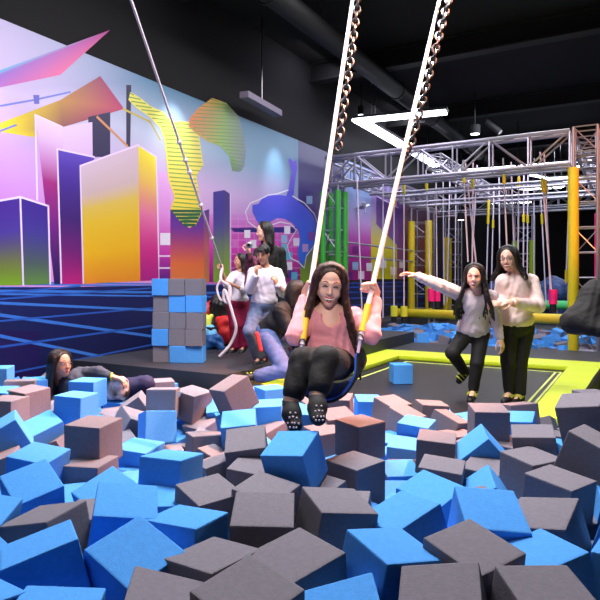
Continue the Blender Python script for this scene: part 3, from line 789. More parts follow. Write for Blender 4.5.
# the nearest rows, below and around the photographer's side of the pit
ORD = ['first', 'second', 'third', 'fourth', 'fifth', 'sixth', 'seventh', 'eighth', 'ninth', 'tenth', 'eleventh', 'twelfth']
rn = random.Random(11)
for row, (d, n, z) in enumerate(((2.02, 10, .33), (1.76, 9, .31), (1.5, 8, .3))):
    for i in range(n):
        px = 300+(i-(n-1)/2)*.245/d*600+rn.uniform(-4, 4)
        x = (px-300)/600*d
        c = 'b' if rn.random() < (.62 if px < 260 else .35) else 'g'
        nm = ('third nearest row', 'second nearest row', 'nearest row')[row]
        foam(c, V((x, d+rn.uniform(-.03, .03), z+rn.uniform(-.03, .03))), rn.uniform(-45, 45), rn.uniform(-6, 20), rn.uniform(-18, 18),
             '%s foam block, %s from left, %s of the near pit' % ({'b': 'blue', 'g': 'grey'}[c], ORD[i], nm), 'foam blocks in the front rows')
        PTS.append(V((x, d, z)))
def surf(x, y):
    ws = zs = 0
    for p in PTS:
        q = (p.x-x)**2+(p.y-y)**2
        w_ = 1/(q+.02)**2; ws += w_; zs += w_*p.z
    return zs/ws
# half buried blocks between and beneath: too many and too hidden to count
bm = bmesh.new(); faces_mat = []
rn = random.Random(5)
yy = 1.2
while yy < 6.6:
    xx = -yy*.56-.2
    while xx < yy*.56+.3:
        x, y = xx+rn.uniform(-.04, .04), yy+rn.uniform(-.04, .04)
        q = V((x, y, 0))-O2; a, b = q.dot(U2), q.dot(V2)
        xx += .225
        if a < AL+.16: continue
        if a < -.45 and b > -3.75-.15: continue
        if a >= -.45 and b > -3.34-.13: continue
        z = surf(x, y)-.17+rn.uniform(-.03, .02)
        if y > 4.2: z = min(z, .12)
        nb = len(bm.faces)
        R = Euler((rn.uniform(-.4, .4), rn.uniform(-.4, .4), rn.uniform(0, 1.57))).to_matrix()
        box(bm, (x, y, z), (BS, BS, BS), R)
        bm.faces.ensure_lookup_table()
        mi = 0 if rn.random() < .5 else 1
        for f in bm.faces[nb:]: f.material_index = mi
    yy += .215
o = obj('foam_blocks', bm, [M_FB, M_FG]); tag(o, 'many blue and grey foam blocks half buried beneath the others in the near pit', 'foam blocks', None, 'stuff')
# the stack on the deck
rnk = ['bottom', 'second from bottom', 'middle', 'second from top', 'top']
cols = [['g', 'b', 'b'], ['b', 'g', 'g'], ['g', 'g', 'g'], ['g', 'b', 'b'], ['b', 'g', 'g']]
base = onz(153, 363, .25); d_ = V((.97, -.10, 0)).normalized(); sx = .19
for r in range(5):
    for c in range(3):
        p = base+V((.09, .12, 0))+d_*(c*.197)+V((random.uniform(-.008, .008), random.uniform(-.012, .012), .0965+r*.193))
        foam(cols[r][c], p, math.degrees(math.atan2(d_.y, d_.x))+random.uniform(-3, 3), 0, 0,
             '%s foam block in the stacked wall on the deck, %s row, %s' % ({'b': 'blue', 'g': 'grey'}[cols[r][c]], rnk[r], ('left', 'middle', 'right')[c]), 'foam blocks stacked as a small wall', .193/BS)
foam('b', onz(402, 384, 0)+V((0, .08, .112)), 6, 0, 0, 'blue foam block lying alone on the black trampoline bed', None, 1.08)
# far pit
rn = random.Random(3); k = 0
for i in range(21):
    for j in range(7):
        a = -1.75+i*.29+rn.uniform(-.06, .06); b = 2.25+j*.5+rn.uniform(-.1, .1)
        if abs(a-2.4) < .3 and b < 2.7: continue
        c = 'b' if rn.random() < .68 else 'g'
        foam(c, uv(a, b, rn.uniform(-.02, .1)), rn.uniform(0, 90), rn.uniform(-20, 20), rn.uniform(-20, 20), '%s foam block lying loose in the far pit under the rope course' % {'b': 'blue', 'g': 'grey'}[c], 'foam blocks in the far pit')
        k += 1
bm = bmesh.new()
for i in range(24):
    for j in range(15):
        a = -1.75+i*.27+rn.uniform(-.05, .05); b = 2.15+j*.26+rn.uniform(-.05, .05)
        if abs(a-2.4) < .35 and b < 2.8: continue
        nb = len(bm.faces); box(bm, uv(a, b, rn.uniform(-.1, -.02)), (BS,)*3, Euler((rn.uniform(-.3, .3), rn.uniform(-.3, .3), rn.uniform(0, 1.5))).to_matrix())
        bm.faces.ensure_lookup_table(); mi = 0 if rn.random() < .6 else 1
        for f in bm.faces[nb:]: f.material_index = mi
o = obj('foam_blocks', bm, [M_FB, M_FG]); tag(o, 'foam blocks filling the far pit under the rope course', 'foam blocks', None, 'stuff')
# small white tag on a block
# ------------------------------------------------------------------ people
def nz(v): return V(v).normalized()
def fr(f, up):
    F = nz(f); Rr = F.cross(nz(up)).normalized(); U = Rr.cross(F).normalized(); return Rr, F, U    # Rr = the viewer-side right when looking along F
def head_sdf(s, c, f, up, k=1.0):
    R_, F, U = fr(f, up); ax = (R_, F, U)
    P = lambda r, g, u: c+R_*r*k+F*g*k+U*u*k
    s.ell(P(0, -.012, .025), (.074*k, .094*k, .088*k), ax, .02*k)
    s.ell(P(0, .028, -.03), (.058*k, .058*k, .074*k), ax, .02*k)
    s.cone(P(0, .066, -.09), P(0, .05, -.092), .02*k, .024*k, .02*k)
    for i in (-1, 1):
        s.cone(P(0, .05, -.094), P(i*.05, .0, -.055), .018*k, .018*k, .02*k)
        s.ell(P(i*.034, .06, -.035), (.022*k, .02*k, .022*k), ax, .015*k)
        s.ell(P(i*.075, -.006, -.005), (.01*k, .02*k, .032*k), ax, .006*k)
        s.cone(P(i*.012, .083, .022), P(i*.045, .07, .022), .008*k, .006*k, .012*k)
    for i in (-1, 1): s.ell(P(i*.03, .099, .006), (.016*k, .011*k, .009*k), ax, .012*k, True)
    s.cone(P(0, .082, .01), P(0, .1, -.028), .006*k, .010*k, .01*k)
    for i in (-1, 1): s.ell(P(i*.010, .092, -.032), (.008*k, .01*k, .007*k), ax, .006*k)
    s.cone(P(-.02, .077, -.066), P(.02, .077, -.066), .009*k, .009*k, .01*k)
def face_parts(t, c, f, up, k=1.0, smile=True, eyes='closed', brow=M_DARK):
    R_, F, U = fr(f, up)
    P = lambda r, g, u: c+R_*r*k+F*g*k+U*u*k
    for i in (-1, 1):
        if eyes == 'closed':
            tubeobj('eye', [P(i*.016, .0855, .004), P(i*.03, .0865, .010), P(i*.045, .079, .003)], [.002*k, .0036*k, .002*k], M_DARK, t, 6)
        else:
            s = S(); s.ell(P(i*.031, .0825, .006), (.0135*k, .006*k, .007*k), (R_, F, U), 0)
            e = s.build('eye', M_TEETH, t, .0015)
            s = S(); s.ell(P(i*.031, .0865, .006), (.0065*k, .004*k, .0065*k), (R_, F, U), 0)
            s.build('iris', M_DARK, e, .0012)
        tubeobj('eyebrow', [P(i*.014, .094, .030), P(i*.03, .092, .036), P(i*.048, .079, .030)], [.0022*k, .0034*k, .0015*k], brow, t, 6)
    if smile:
        g = lambda x: .0865-x*x*14
        xs = [-.026, -.018, -.009, 0, .009, .018, .026]
        up_ = [P(x, g(x), -.060+x*x*14) for x in xs]; lo2 = [P(x, g(x)-.004, -.082+x*x*36) for x in xs]
        s = S(); s.chain(up_, [.003*k]+[.0042*k]*5+[.003*k], .003); s.chain(lo2, [.003*k]+[.0048*k]*5+[.003*k], .003)
        s.build('lips', M_LIP, t, .0018)
        s = S(); s.ell(P(0, .076, -.069), (.0225*k, .012*k, .0095*k), (R_, F, U), 0); s.build('open_mouth', mat('mouth_dark', (90, 20, 26), .5), t, .0016)
        s = S(); s.chain([P(x, g(x)+.0018, -.0655+x*x*12) for x in xs[1:-1]], [.0028*k, .0042*k, .0046*k, .0042*k, .0028*k], .002)
        s.build('teeth', M_TEETH, t, .0014)
    else:
        s = S(); s.chain([P(x, .088-abs(x)*.4, -.066) for x in (-.018, 0, .018)], [.003*k, .0065*k, .003*k], .004); s.build('lips', M_LIP, t, .0018)
def hand_sdf(s, w, d, n, thumb, k=1.0, curl=35, spread=0.0, fist=None, r=.0085):
    # w wrist, d direction to the knuckles, n the way the palm faces, thumb: +1/-1 side
    D = nz(d); N = nz(V(n)-D*V(n).dot(D)); Sd = D.cross(N)*thumb
    kn = [w+D*.082*k+Sd*x*k for x in (.031, .011, -.010, -.029)]
    for i, q in enumerate(kn):
        s.cone(w+Sd*(.016-.011*i)*k+D*.01*k, q, .0145*k, .0115*k, .014*k)
    s.cone(w+D*.02*k, w+D*.05*k, .02*k, .02*k, .016*k)
    Ls = ((.040, .026, .020), (.045, .029, .021), (.041, .027, .020), (.032, .021, .018))
    for i, q in enumerate(kn):
        a = math.radians(curl*.7); p = q
        Dd = (D+Sd*spread*(1.2-.8*i)).normalized()
        rr = r*k*(1 if i < 3 else .88)
        for j, L in enumerate(Ls[i]):
            dv = Dd*math.cos(a)+N*math.sin(a); p2 = p+dv*L*k
            s.cone(p, p2, rr*(1.05-.09*j), rr*(.98-.1*j), .003); p = p2
            a += math.radians(curl*(1.15 if j == 0 else .8))
    t0 = w+D*.022*k+Sd*.024*k+N*.006*k
    tdir = (D*.65+Sd*.65+N*.35).normalized(); t1 = t0+tdir*.042*k
    c2 = min(1, curl/60)
    t2 = t1+(D*.8+N*(.25+.5*c2)+Sd*(.25-.5*c2)).normalized()*.032*k; t3 = t2+(D*.75+N*(.3+.5*c2)-Sd*.35*c2).normalized()*.025*k
    s.chain([t0, t1, t2, t3], [.0135*k, .0105*k, .0095*k, .008*k], .006)
def person(label, J, top, pants, k=1.0, shoe=None, hair='long', skin=M_SKIN, hm=M_HAIR, vox=.007, sleeves=.93, hems=.94, smile=True, eyes='closed', baggy=0.0, pantbag=0.0, hairlen=.45,
           group=None, sock=None, neck_cut=.065, face=True, name='person', side_hair=(1, 1), hemdrop=0.0, sleeve_r=0, locks=44, seedv=1, flare=.012, body_legs=True, extra_top=None, hair_fwd=0):
    t = thing(name, label, 'person', J['pelvis'].copy(), group)
    sh = (J['shR']+J['shL'])/2; up = (J['neck']-J['pelvis']).normalized()
    across = (J['shR']-J['shL']).normalized()
    across = (across-up*across.dot(up)).normalized(); fw = up.cross(across).normalized()
    if J.get('front') is not None and fw.dot(J['front']) < 0: fw = -fw
    ax = (across, fw, up)
    tl = (J['neck']-J['pelvis']).length
    chest = J['pelvis'].lerp(J['neck'], .68); waist = J['pelvis'].lerp(J['neck'], .36)
    shw = (J['shR']-J['shL']).length
    hipw = .085*k
    hp = {sd: J.get('hip'+sd, J['pelvis']+(across if sd == 'R' else -across)*hipw-up*.03*k) for sd in 'LR'}
    # --- the body, one continuous surface
    b = S()
    head_sdf(b, J['head'], J['face'], J.get('hup', V((0, 0, 1))), k)
    R_, F, U = fr(J['face'], J.get('hup', V((0, 0, 1))))
    b.cone(J['head']-U*.04*k-F*.02*k, J['neck'], .047*k, .052*k, .02)
    b.cone(J['neck'], J['shR'], .045*k, .048*k, .03); b.cone(J['neck'], J['shL'], .045*k, .048*k, .03)
    b.ell(chest, (shw*.42, .092*k, tl*.36), ax, .03); b.ell(waist, (shw*.36, .082*k, tl*.3), ax, .03)
    b.ell(J['pelvis'], (.135*k, .095*k, .11*k), ax, .03)
    for sd in 'LR':
        s_, e_, w_ = J['sh'+sd], J['el'+sd], J['wr'+sd]
        b.cone(s_, e_, .044*k, .035*k, .02); b.cone(e_, w_, .035*k, .022*k, .015)
        h = J['hd'+sd]; hand_sdf(b, w_, h[0], h[1], h[2], k, **(h[3] if len(h) > 3 else {}))
        a_, k_, n_ = hp[sd], J['kn'+sd], J['an'+sd]
        b.cone(a_, k_, .072*k, .05*k, .03); b.cone(k_, n_, .05*k, .032*k, .015)
        b.cone(k_.lerp(n_, .25), k_.lerp(n_, .4), .048*k, .044*k, .02)
        to = J['to'+sd]; hl = n_-(n_-k_).normalized()*-.0+(n_-to).normalized()*.03*k+(n_-k_).normalized()*.035*k
        b.cone(n_, hl, .03*k, .03*k, .015); b.cone(hl, to, .03*k, .022*k, .015); b.cone(n_, n_.lerp(to, .6), .028*k, .024*k, .015)
    b.build('body', skin, t, vox)
    # --- the top
    s = S(); g = .014*k+baggy
    nk = J['neck']
    s.cone(nk-up*.035*k, J['shR'], .055*k+g*.4, .046*k+g*.8, .03); s.cone(nk-up*.035*k, J['shL'], .055*k+g*.4, .046*k+g*.8, .03)
    s.ell(chest, (shw*.44+g, .1*k+g, tl*.38), ax, .035); s.ell(waist, (shw*.4+g*1.2, .095*k+g*1.1, tl*.3), ax, .035)
    low = J['pelvis']-up*(.0+hemdrop)
    s.ell(low.lerp(waist, .3), (.145*k+g, .108*k+g, .12*k), ax, .03)
    s.ell(low-up*.13*k, (.3, .3, .085*k), ax, .004, True)
    if not J.get('leg_free', True): pass
    for sd in 'LR':
        s_, e_, w_ = J['sh'+sd], J['el'+sd], J['wr'+sd]
        cuff = e_.lerp(w_, sleeves)
        s.cone(s_, e_, .048*k+g+sleeve_r, .040*k+g*.9+sleeve_r, .02)
        if sleeves > 0:
            s.cone(e_, cuff, .040*k+g*.9+sleeve_r, .030*k+g*.5+sleeve_r*.6, .015)
    s.ell(nk+up*.03*k+fw*.035*k, (neck_cut*k, .07*k, .06*k), ax, .006, True)
    if extra_top: extra_top(s, ax)
    sw = s.build('sweater' if 'jacket' not in top.name else 'jacket', top, t, vox, .0036, .8)
    # --- trousers
    s = S(); g2 = .012*k+pantbag
    s.ell(J['pelvis'], (.14*k+g2, .1*k+g2, .12*k), ax, .03)
    for sd in 'LR':
        a_, k_, n_ = hp[sd], J['kn'+sd], J['an'+sd]
        s.cone(a_, k_, .074*k+g2, .052*k+g2, .025); e2 = k_.lerp(n_, hems); s.cone(k_, e2, .052*k+g2, .038*k+g2*1.1, .015)
    s.build('trousers', pants, t, vox, .0022, .7)
    # --- shoes
    if shoe:
        for sd in 'LR':
            n_, to, k_ = J['an'+sd], J['to'+sd], J['kn'+sd]
            dn = (n_-k_).normalized(); tf = (to-n_).normalized(); tf = (tf-dn*tf.dot(dn)*.6).normalized()
            s = S(); hl = n_+dn*.04*k-tf*.035*k
            s.cone(hl, hl+tf*.09*k, .037*k, .04*k, .02); s.cone(hl+tf*.09*k, to, .04*k, .032*k, .02); s.cone(n_+dn*.0, n_+dn*.04*k, .042*k, .042*k, .02)
            s.ell(n_-dn*.06*k, (.05*k, .05*k, .03*k), (V((1, 0, 0)), V((0, 1, 0)), V((0, 0, 1))), .004, True)
            so = s.build('shoe', shoe[0], t, vox)
            if len(shoe) > 1:
                sdv = tf.cross(dn).normalized()
                for q in (.02, .055, .09):
                    c = n_+dn*.02*k+tf*q*k; rr = .043*k
                    tubeobj('strap', [c+(sdv*math.cos(a)*rr-dn*math.sin(a)*rr*.75*(1-q*2)) for a in [math.pi*j/8 for j in range(9)]], .007*k, shoe[1], so, 6)
                tubeobj('cuff', [n_-dn*.012*k+(sdv*math.cos(a)+tf*math.sin(a))*.043*k for a in [2*math.pi*j/12 for j in range(12)]], .009*k, shoe[1], so, 6, closed=True)
    # --- face and hair
    if face: face_parts(t, J['head'], J['face'], J.get('hup', V((0, 0, 1))), k, smile, eyes)
    c = J['head']; ax3 = (R_, F, U); P = lambda r, g_, u: c+R_*r*k+F*g_*k+U*u*k
    s = S(); rn = random.Random(seedv)
    s.ell(P(0, -.024, .036), (.084*k, .1*k, .092*k), ax3, .01)
    s.ell(P(0, .114, -.006), (.068*k, .096*k, .112*k), ax3, .008, True)
    if hair == 'short':
        s.cone(P(-.05, .058, .078), P(.05, .058, .078), .022*k, .022*k, .015)
        for i in range(26):
            a = rn.uniform(-1.3, 1.3); u_ = rn.uniform(.03, .1)
            p0 = P(math.sin(a)*.06, rn.uniform(-.08, .04), u_); s.cone(p0, p0+F*.03*k+R_*rn.uniform(-.02, .02)*k-U*.01*k, .012*k, .005*k, .006)
        for i in (-1, 1): s.cone(P(i*.075, -.02, .03), P(i*.075, .0, -.01), .014*k, .006*k, .01)
        s.cone(P(-.04, .082, .066), P(.045, .08, .06), .013*k, .012*k, .01)
    else:
        down = V((0, 0, -1))
        for i in range(locks):
            f_ = (i+.5)/locks; a = math.radians(66+f_*228)          # from one temple round the back to the other
            sd = 1 if f_ < .5 else -1
            if side_hair[0 if sd > 0 else 1] == 0 and abs(f_-.5) > .3: continue
            ca, sa = math.cos(a), math.sin(a)
            L = hairlen*k*rn.uniform(.85, 1.08)
            part = P(sd*.006, .012+.05*ca, .116)
            p1 = P(sa*.062, ca*.078-.012, .088); p2 = P(sa*.086, ca*.095-.012, .03); p3 = P(sa*.092, ca*.092-.02, -.05)
            p4 = P(sa*.098+rn.uniform(-.01, .01), ca*.085-.02+hair_fwd, -.10)+down*L*.22+R_*sa*flare*.8*k; p5 = p4+down*L*.3+R_*sa*flare*k+R_*rn.uniform(-.014, .014)*k; p6 = p5+down*L*.25+R_*sa*(flare-.02)*k+F*rn.uniform(-.01, .02)*k
            pts = spline([part, p1, p2, p3, p4, p5, p6], 3)
            n = len(pts); s.chain(pts, [(.008+.010*math.sin(min(1, j/n*1.25)*math.pi))*k*(1 if j < n-4 else .75) for j in range(n)], .007)
    s.build('hair', hm, t, vox*.8, 0)
    return t
M_PINKS = mat('pink_knit', (232, 150, 160), .85, noise=.05, nscale=30, bump=.35, bscale=150, sheen=.3)
M_BLKP = mat('black_trousers', (22, 20, 22), .8, bump=.2, bscale=60)
M_CREAM = mat('cream_knit', (232, 206, 200), .85, noise=.04, nscale=25, bump=.35, bscale=120, sheen=.3)
M_BEIGE = mat('beige_knit', (214, 196, 198), .85, noise=.04, nscale=25, bump=.35, bscale=120)
M_WHITE = mat('white_cotton', (225, 215, 228), .85, bump=.2, bscale=60)
M_JEAN = mat('grey_blue_jeans', (104, 116, 150), .85, noise=.15, nscale=20, bump=.2, bscale=90)
M_JEAN2 = mat('blue_jeans', (84, 100, 150), .85, noise=.15, nscale=20, bump=.2, bscale=90)
M_MAG = mat('magenta_trousers', (150, 14, 70), .8, bump=.2, bscale=50)
M_BJK = mat('black_jacket', (17, 16, 20), .75, bump=.3, bscale=30)
M_GSW = mat('dark_grey_knit', (62, 64, 78), .85, noise=.1, nscale=30, bump=.3, bscale=100)
M_NAVY = mat('navy_trousers', (24, 24, 66), .85, bump=.2, bscale=60)
M_SHOE = mat('black_grip_shoe', (20, 20, 20), .6); M_SHY = mat('yellow_green_trim', (190, 200, 60), .6)
M_FLOW = mat('floral_black_fabric', (24, 14, 24), .8, rgb2=(150, 70, 110), nscale=22)
M_PATT = mat('black_white_patterned_fabric', (20, 20, 26), .8, rgb2=(226, 214, 218), nscale=12)

# ---------- the woman on the swing
d0 = 3.42
RL_b, RL_t = at(302, 345, 3.30), at(338, 100, 4.30)
RR_b, RR_t = at(360, 340, 3.34), at(416, 100, 4.34)
def ropept(b, t, py):                    # point of the rope line at an image row
    lo_, hi_ = 0., 1.
    for _ in range(40):
        m_ = (lo_+hi_)/2; q = b.lerp(t, m_); y = HY-(q.z-CZ)/q.y*600
        if y > py: lo_ = m_
        else: hi_ = m_
    return b.lerp(t, (lo_+hi_)/2)
gL, gR = ropept(RL_b, RL_t, 287), ropept(RR_b, RR_t, 288)
J = dict(head=at(330, 284.5, 3.40), face=nz((-.02, -1, -.22)), hup=nz((.10, -.1, 1)), neck=at(329, 310, 3.46),
         shL=at(309, 318, 3.46), shR=at(353, 318, 3.48), pelvis=at(331, 358, 3.46), front=V((0, -1, 0)),
         elL=at(296, 336, 3.36), elR=at(371, 335, 3.40))
dl = (RL_t-RL_b).normalized(); dr = (RR_t-RR_b).normalized()
J['wrL'] = gL+V((-.028, .055, -.035)); J['wrR'] = gR+V((.03, .055, -.035))
J['hdL'] = ((V((.045, -.05, .075))), V((.6, -.75, -.1)), 1, dict(curl=78, r=.0092)); J['hdR'] = (V((-.045, -.05, .075)), V((-.6, -.75, -.1)), -1, dict(curl=78, r=.0092))
J.update(hipL=at(320, 363, 3.44), hipR=at(338, 364, 3.44), knL=at(303, 361, 3.0), knR=at(326, 360, 2.96), anL=at(292, 399, 2.90), anR=at(318, 393, 2.86),
         toL=at(294, 425, 2.80), toR=at(319, 418, 2.74))
rider = person('laughing woman in a pink sweater and black trousers riding the rope swing', J, M_PINKS, M_BLKP, 1.0, None, 'long', vox=.0055, hm=M_HAIR2, baggy=.002, pantbag=.006, hairlen=.50, locks=60, sleeves=.80, hems=.80, neck_cut=.095, side_hair=(1, 1), hair_fwd=.03, flare=.04, extra_top=lambda s, ax: s.ell(J['neck']-ax[2]*.03+ax[1]*.10, (.062, .06, .06), ax, .006, True))
# grip socks with pale dots
M_SOCK = mat('black_grip_sock', (18, 17, 18), .8)
for sd in 'LR':
    n_, to, k_ = J['an'+sd], J['to'+sd], J['kn'+sd]
    dn = (n_-k_).normalized(); tf = (to-n_).normalized()
    s = S(); hl = n_+dn*.035+(n_-to).normalized()*.03
    s.cone(hl, hl.lerp(to, .55), .037, .041, .02); s.cone(hl.lerp(to, .55), to+tf*.006, .041, .031, .02)
    s.cone(n_+dn*.02, n_.lerp(to, .6), .030, .032, .02); s.cone(hl.lerp(to, .6)+V((-.018, 0, 0)), to+V((.014 if sd == 'L' else -.016, 0, 0)), .028, .024, .02)
    s.ell(n_-dn*.018-tf*.0, (.06, .06, .036), None, .006, True)
    so = s.build('sock', M_SOCK, rider, .004)
    bm = bmesh.new(); sdv = V((1, 0, 0)); nrm = V((0, -1, .1)).normalized(); c0 = n_.lerp(to, .62)
    for (x, z) in ((-.02, .0), (0, .004), (.02, 0), (-.026, -.022), (-.009, -.02), (.009, -.02), (.026, -.022), (-.018, -.04), (0, -.042), (.018, -.04), (-.012, .022), (.012, .022)):
        q = c0+sdv*x+V((0, 0, 1))*z
        o_ = so.data
        # drop each dot on the front surface of the sock
        best = None
        for vtx in o_.vertices:
            dd = (vtx.co.x-q.x)**2+(vtx.co.z-q.z)**2
            if dd < .000025 and (best is None or vtx.co.y < best.y): best = vtx.co
        if best is not None: bmesh.ops.create_uvsphere(bm, u_segments=8, v_segments=5, radius=.0052, matrix=Matrix.Translation(best))
    obj('grip_dots', bm, mat('pale_grip_dot', (214, 190, 196), .6), so, True)
# pearl of detail: bracelet
tubeobj('bracelet', [J['wrL']+V((math.cos(a)*.03, math.sin(a)*.03, -.014)) for a in [2*math.pi*j/14 for j in range(14)]], .0035, M_DARK, rider, 6, closed=True)

# ---------- the swing itself
t = thing('rope_swing', 'rope swing with a wide blue belt seat and yellow sleeved white ropes', 'swing', RL_b.copy())
M_YS = mat('amber_webbing', (240, 180, 40), .6); M_LIL = mat('lilac_webbing', (196, 176, 214), .7)
for b_, t_, sgn in ((RL_b, RL_t, -1), (RR_b, RR_t, 1)):
    topp = up_to(t_, b_, CEIL-.38)
    tubeobj('rope', [b_, topp], .0155, M_ROPE, t, 10)
    s1, s0_ = ropept(b_, t_, 306 if sgn < 0 else 305), ropept(b_, t_, 340 if sgn < 0 else 332)
    tubeobj('yellow_sleeve', [s1, s0_], .021, M_YS, t, 10)
    tubeobj('ceiling_bracket', [topp, topp+V((0, 0, .04))], .06, M_STEEL, t, 12)
SL, SR = at(299, 356, 3.30), at(357, 352, 3.36)
low_ = at(331, 381, 3.36)
path = [SL, at(304, 374, 3.34), at(316, 386, 3.35), at(332, 391, 3.37), at(348, 384, 3.38), at(358, 368, 3.37), SR]
path = spline(path, 5)
M_BELT = mat('blue_belt_seat', (30, 84, 190), .55)
for nm, off, m_, wd in (('seat', 0, M_BELT, .2), ('seat_backing', .012, M_BLK, .215)):
    bm = bmesh.new(); prev = None; wdir = V((-.42, -1, -.34)).normalized()
    cc = (SL+SR)/2
    n = len(path)
    for i, p in enumerate(path):
        e = min(1, .45+1.6*min(i, n-1-i)/n*2)
        tg = (path[min(i+1, n-1)]-path[max(i-1, 0)]).normalized(); nn = tg.cross(wdir).normalized()
        if nn.dot(p-cc) < 0: nn = -nn
        q = p+nn*off; hw = wd/2*e
        ring = [bm.verts.new(q+wdir*hw), bm.verts.new(q-wdir*hw), bm.verts.new(q-wdir*hw+nn*.011), bm.verts.new(q+wdir*hw+nn*.011)]
        if prev:
            for k_ in range(4): bm.faces.new((prev[k_], prev[(k_+1) % 4], ring[(k_+1) % 4], ring[k_]))
        else: bm.faces.new(ring)
        prev = ring
    bm.faces.new(prev[::-1]); obj(nm, bm, m_, t, True)
for b_, e_ in ((RL_b, SL), (RR_b, SR)):
    for yo in (-.05, .05): tubeobj('strap', [b_, e_+V((0, yo, 0))], .009, M_LIL, t, 6)
    tubeobj('carabiner', [b_+V((math.cos(a)*.017, 0, math.sin(a)*.034)) for a in [2*math.pi*j/12 for j in range(12)]], .005, M_STEEL, t, 6, closed=True)
c1b, c1t = at(338, 150, 4.5), at(345, 98, 4.62)
chain('hanging_chain', up_to(c1t, c1b, CEIL-.02), c1b, 'steel chain hanging beside the left rope of the swing', .085, .010)
c2b, c2t = at(409, 152, 4.4), at(423, 98, 4.55)
chain('hanging_chain', up_to(c2t, c2b, CEIL-.02), c2b, 'steel chain wound along the right rope of the swing', .085, .010)
M_BRK = mat('brown_knot', (90, 60, 60), .8)
for p, lb in ((at(407, 140, 4.38), 'upper'), ):
    s = S()
    for k in range(7): s.ell(p+V((random.uniform(-.02, .02), 0, -.03*k+.06)), (.018, .018, .016), None, .008)
    tag(s.build('rope_knot', M_BRK, None, .004), 'dark knot tying the chain to the right rope of the swing', 'knot')

# ---------- laughing woman with the outstretched arm
d1 = 5.85
J1 = dict(head=at(474.5, 276, 5.72), face=nz((-.42, -1, -.12)), hup=nz((-.05, -.12, 1)), neck=at(477, 291, 5.8),
          shL=at(462, 295, 5.82), shR=at(491, 297, 5.84), pelvis=at(473, 331, 5.95), front=V((-.3, -1, 0)),
          elL=at(439, 285, 5.75), wrL=at(417, 276, 5.7), elR=at(495, 316, 5.86), wrR=at(500, 338, 5.8),
          hdL=(V((-1, -.1, .22)), V((0, -.3, -1)), 1, dict(curl=12, spread=.2)), hdR=(V((.25, -.1, -1)), V((-.6, .6, 0)), -1, dict(curl=25)),
          hipL=at(466, 334, 5.95), hipR=at(481, 334, 5.95), knL=at(452, 353, 5.85), anL=at(464, 371, 6.15), toL=at(459, 381, 6.2),
          knR=at(477, 363, 5.86), anR=at(473, 391, 5.9), toR=at(470, 401, 5.72))
person('laughing long-haired woman on the trampoline stretching one arm out to the left', J1, M_BEIGE, M_BLKP, 1.0, (M_SHOE, M_SHY), 'long', vox=.0075, hm=M_HAIR, hairlen=.40, flare=.035, baggy=.008, sleeves=.95, locks=44, hair_fwd=.035, neck_cut=.06)
# ---------- woman with glasses
J2 = dict(head=at(508, 258, 5.95), face=nz((-.62, -1, -.16)), hup=nz((-.06, 0, 1)), neck=at(515, 274, 6.02),
          shL=at(504, 282, 5.98), shR=at(531, 282, 6.08), pelvis=at(517, 325, 6.02), front=V((-.4, -1, 0)),
          elL=at(499, 302, 5.84), wrL=at(501, 303, 5.72), elR=at(538, 306, 5.9), wrR=at(512, 302, 5.72),
          hdL=(V((-1, -.3, -.1)), V((.1, .6, -.6)), -1, dict(curl=50)), hdR=(V((-1, -.15, -.0)), V((0, .5, -.8)), 1, dict(curl=45)),
          hipL=at(508, 329, 6.02), hipR=at(525, 329, 6.06), knL=at(508, 362, 5.98), anL=at(510, 392, 6.02), toL=at(504, 402, 5.86),
          knR=at(520, 363, 6.02), anR=at(520, 394, 6.0), toR=at(512, 406, 5.84))
J2['elL'] = at(500, 300, 6.1)
w2 = person('woman in glasses, cream sweater and black trousers standing on the trampoline', J2, M_CREAM, M_BLKP, 1.03, (M_SHOE, M_SHY), 'long', vox=.0075, hm=M_HAIR, hairlen=.15, flare=.03, baggy=.016, pantbag=.006, sleeves=.88, locks=40, eyes='open')
R_, F, U = fr(J2['face'], J2['hup'])
for i in (-1, 1):
    c = J2['head']+R_*.031*i+F*.104+U*.006
    tubeobj('glasses_rim', [c+R_*math.cos(a)*.024+U*math.sin(a)*.02 for a in [2*math.pi*j/14 for j in range(14)]], .0026, M_DARK, w2, 6, closed=True)
tubeobj('glasses_bridge', [J2['head']+F*.105+U*.01-R_*.008, J2['head']+F*.105+U*.01+R_*.008], .0026, M_DARK, w2, 6)
wv = (J2['wrR']-J2['elR']).normalized(); a1 = wv.cross(V((0, 0, 1))).normalized(); a2 = wv.cross(a1)
tubeobj('wristband', [J2['elR'].lerp(J2['wrR'], .93)+(a1*math.cos(a)+a2*math.sin(a))*.036 for a in [2*math.pi*j/12 for j in range(12)]], .011, mat('orange_yellow_band', (245, 170, 60), .6), w2, 6, closed=True)

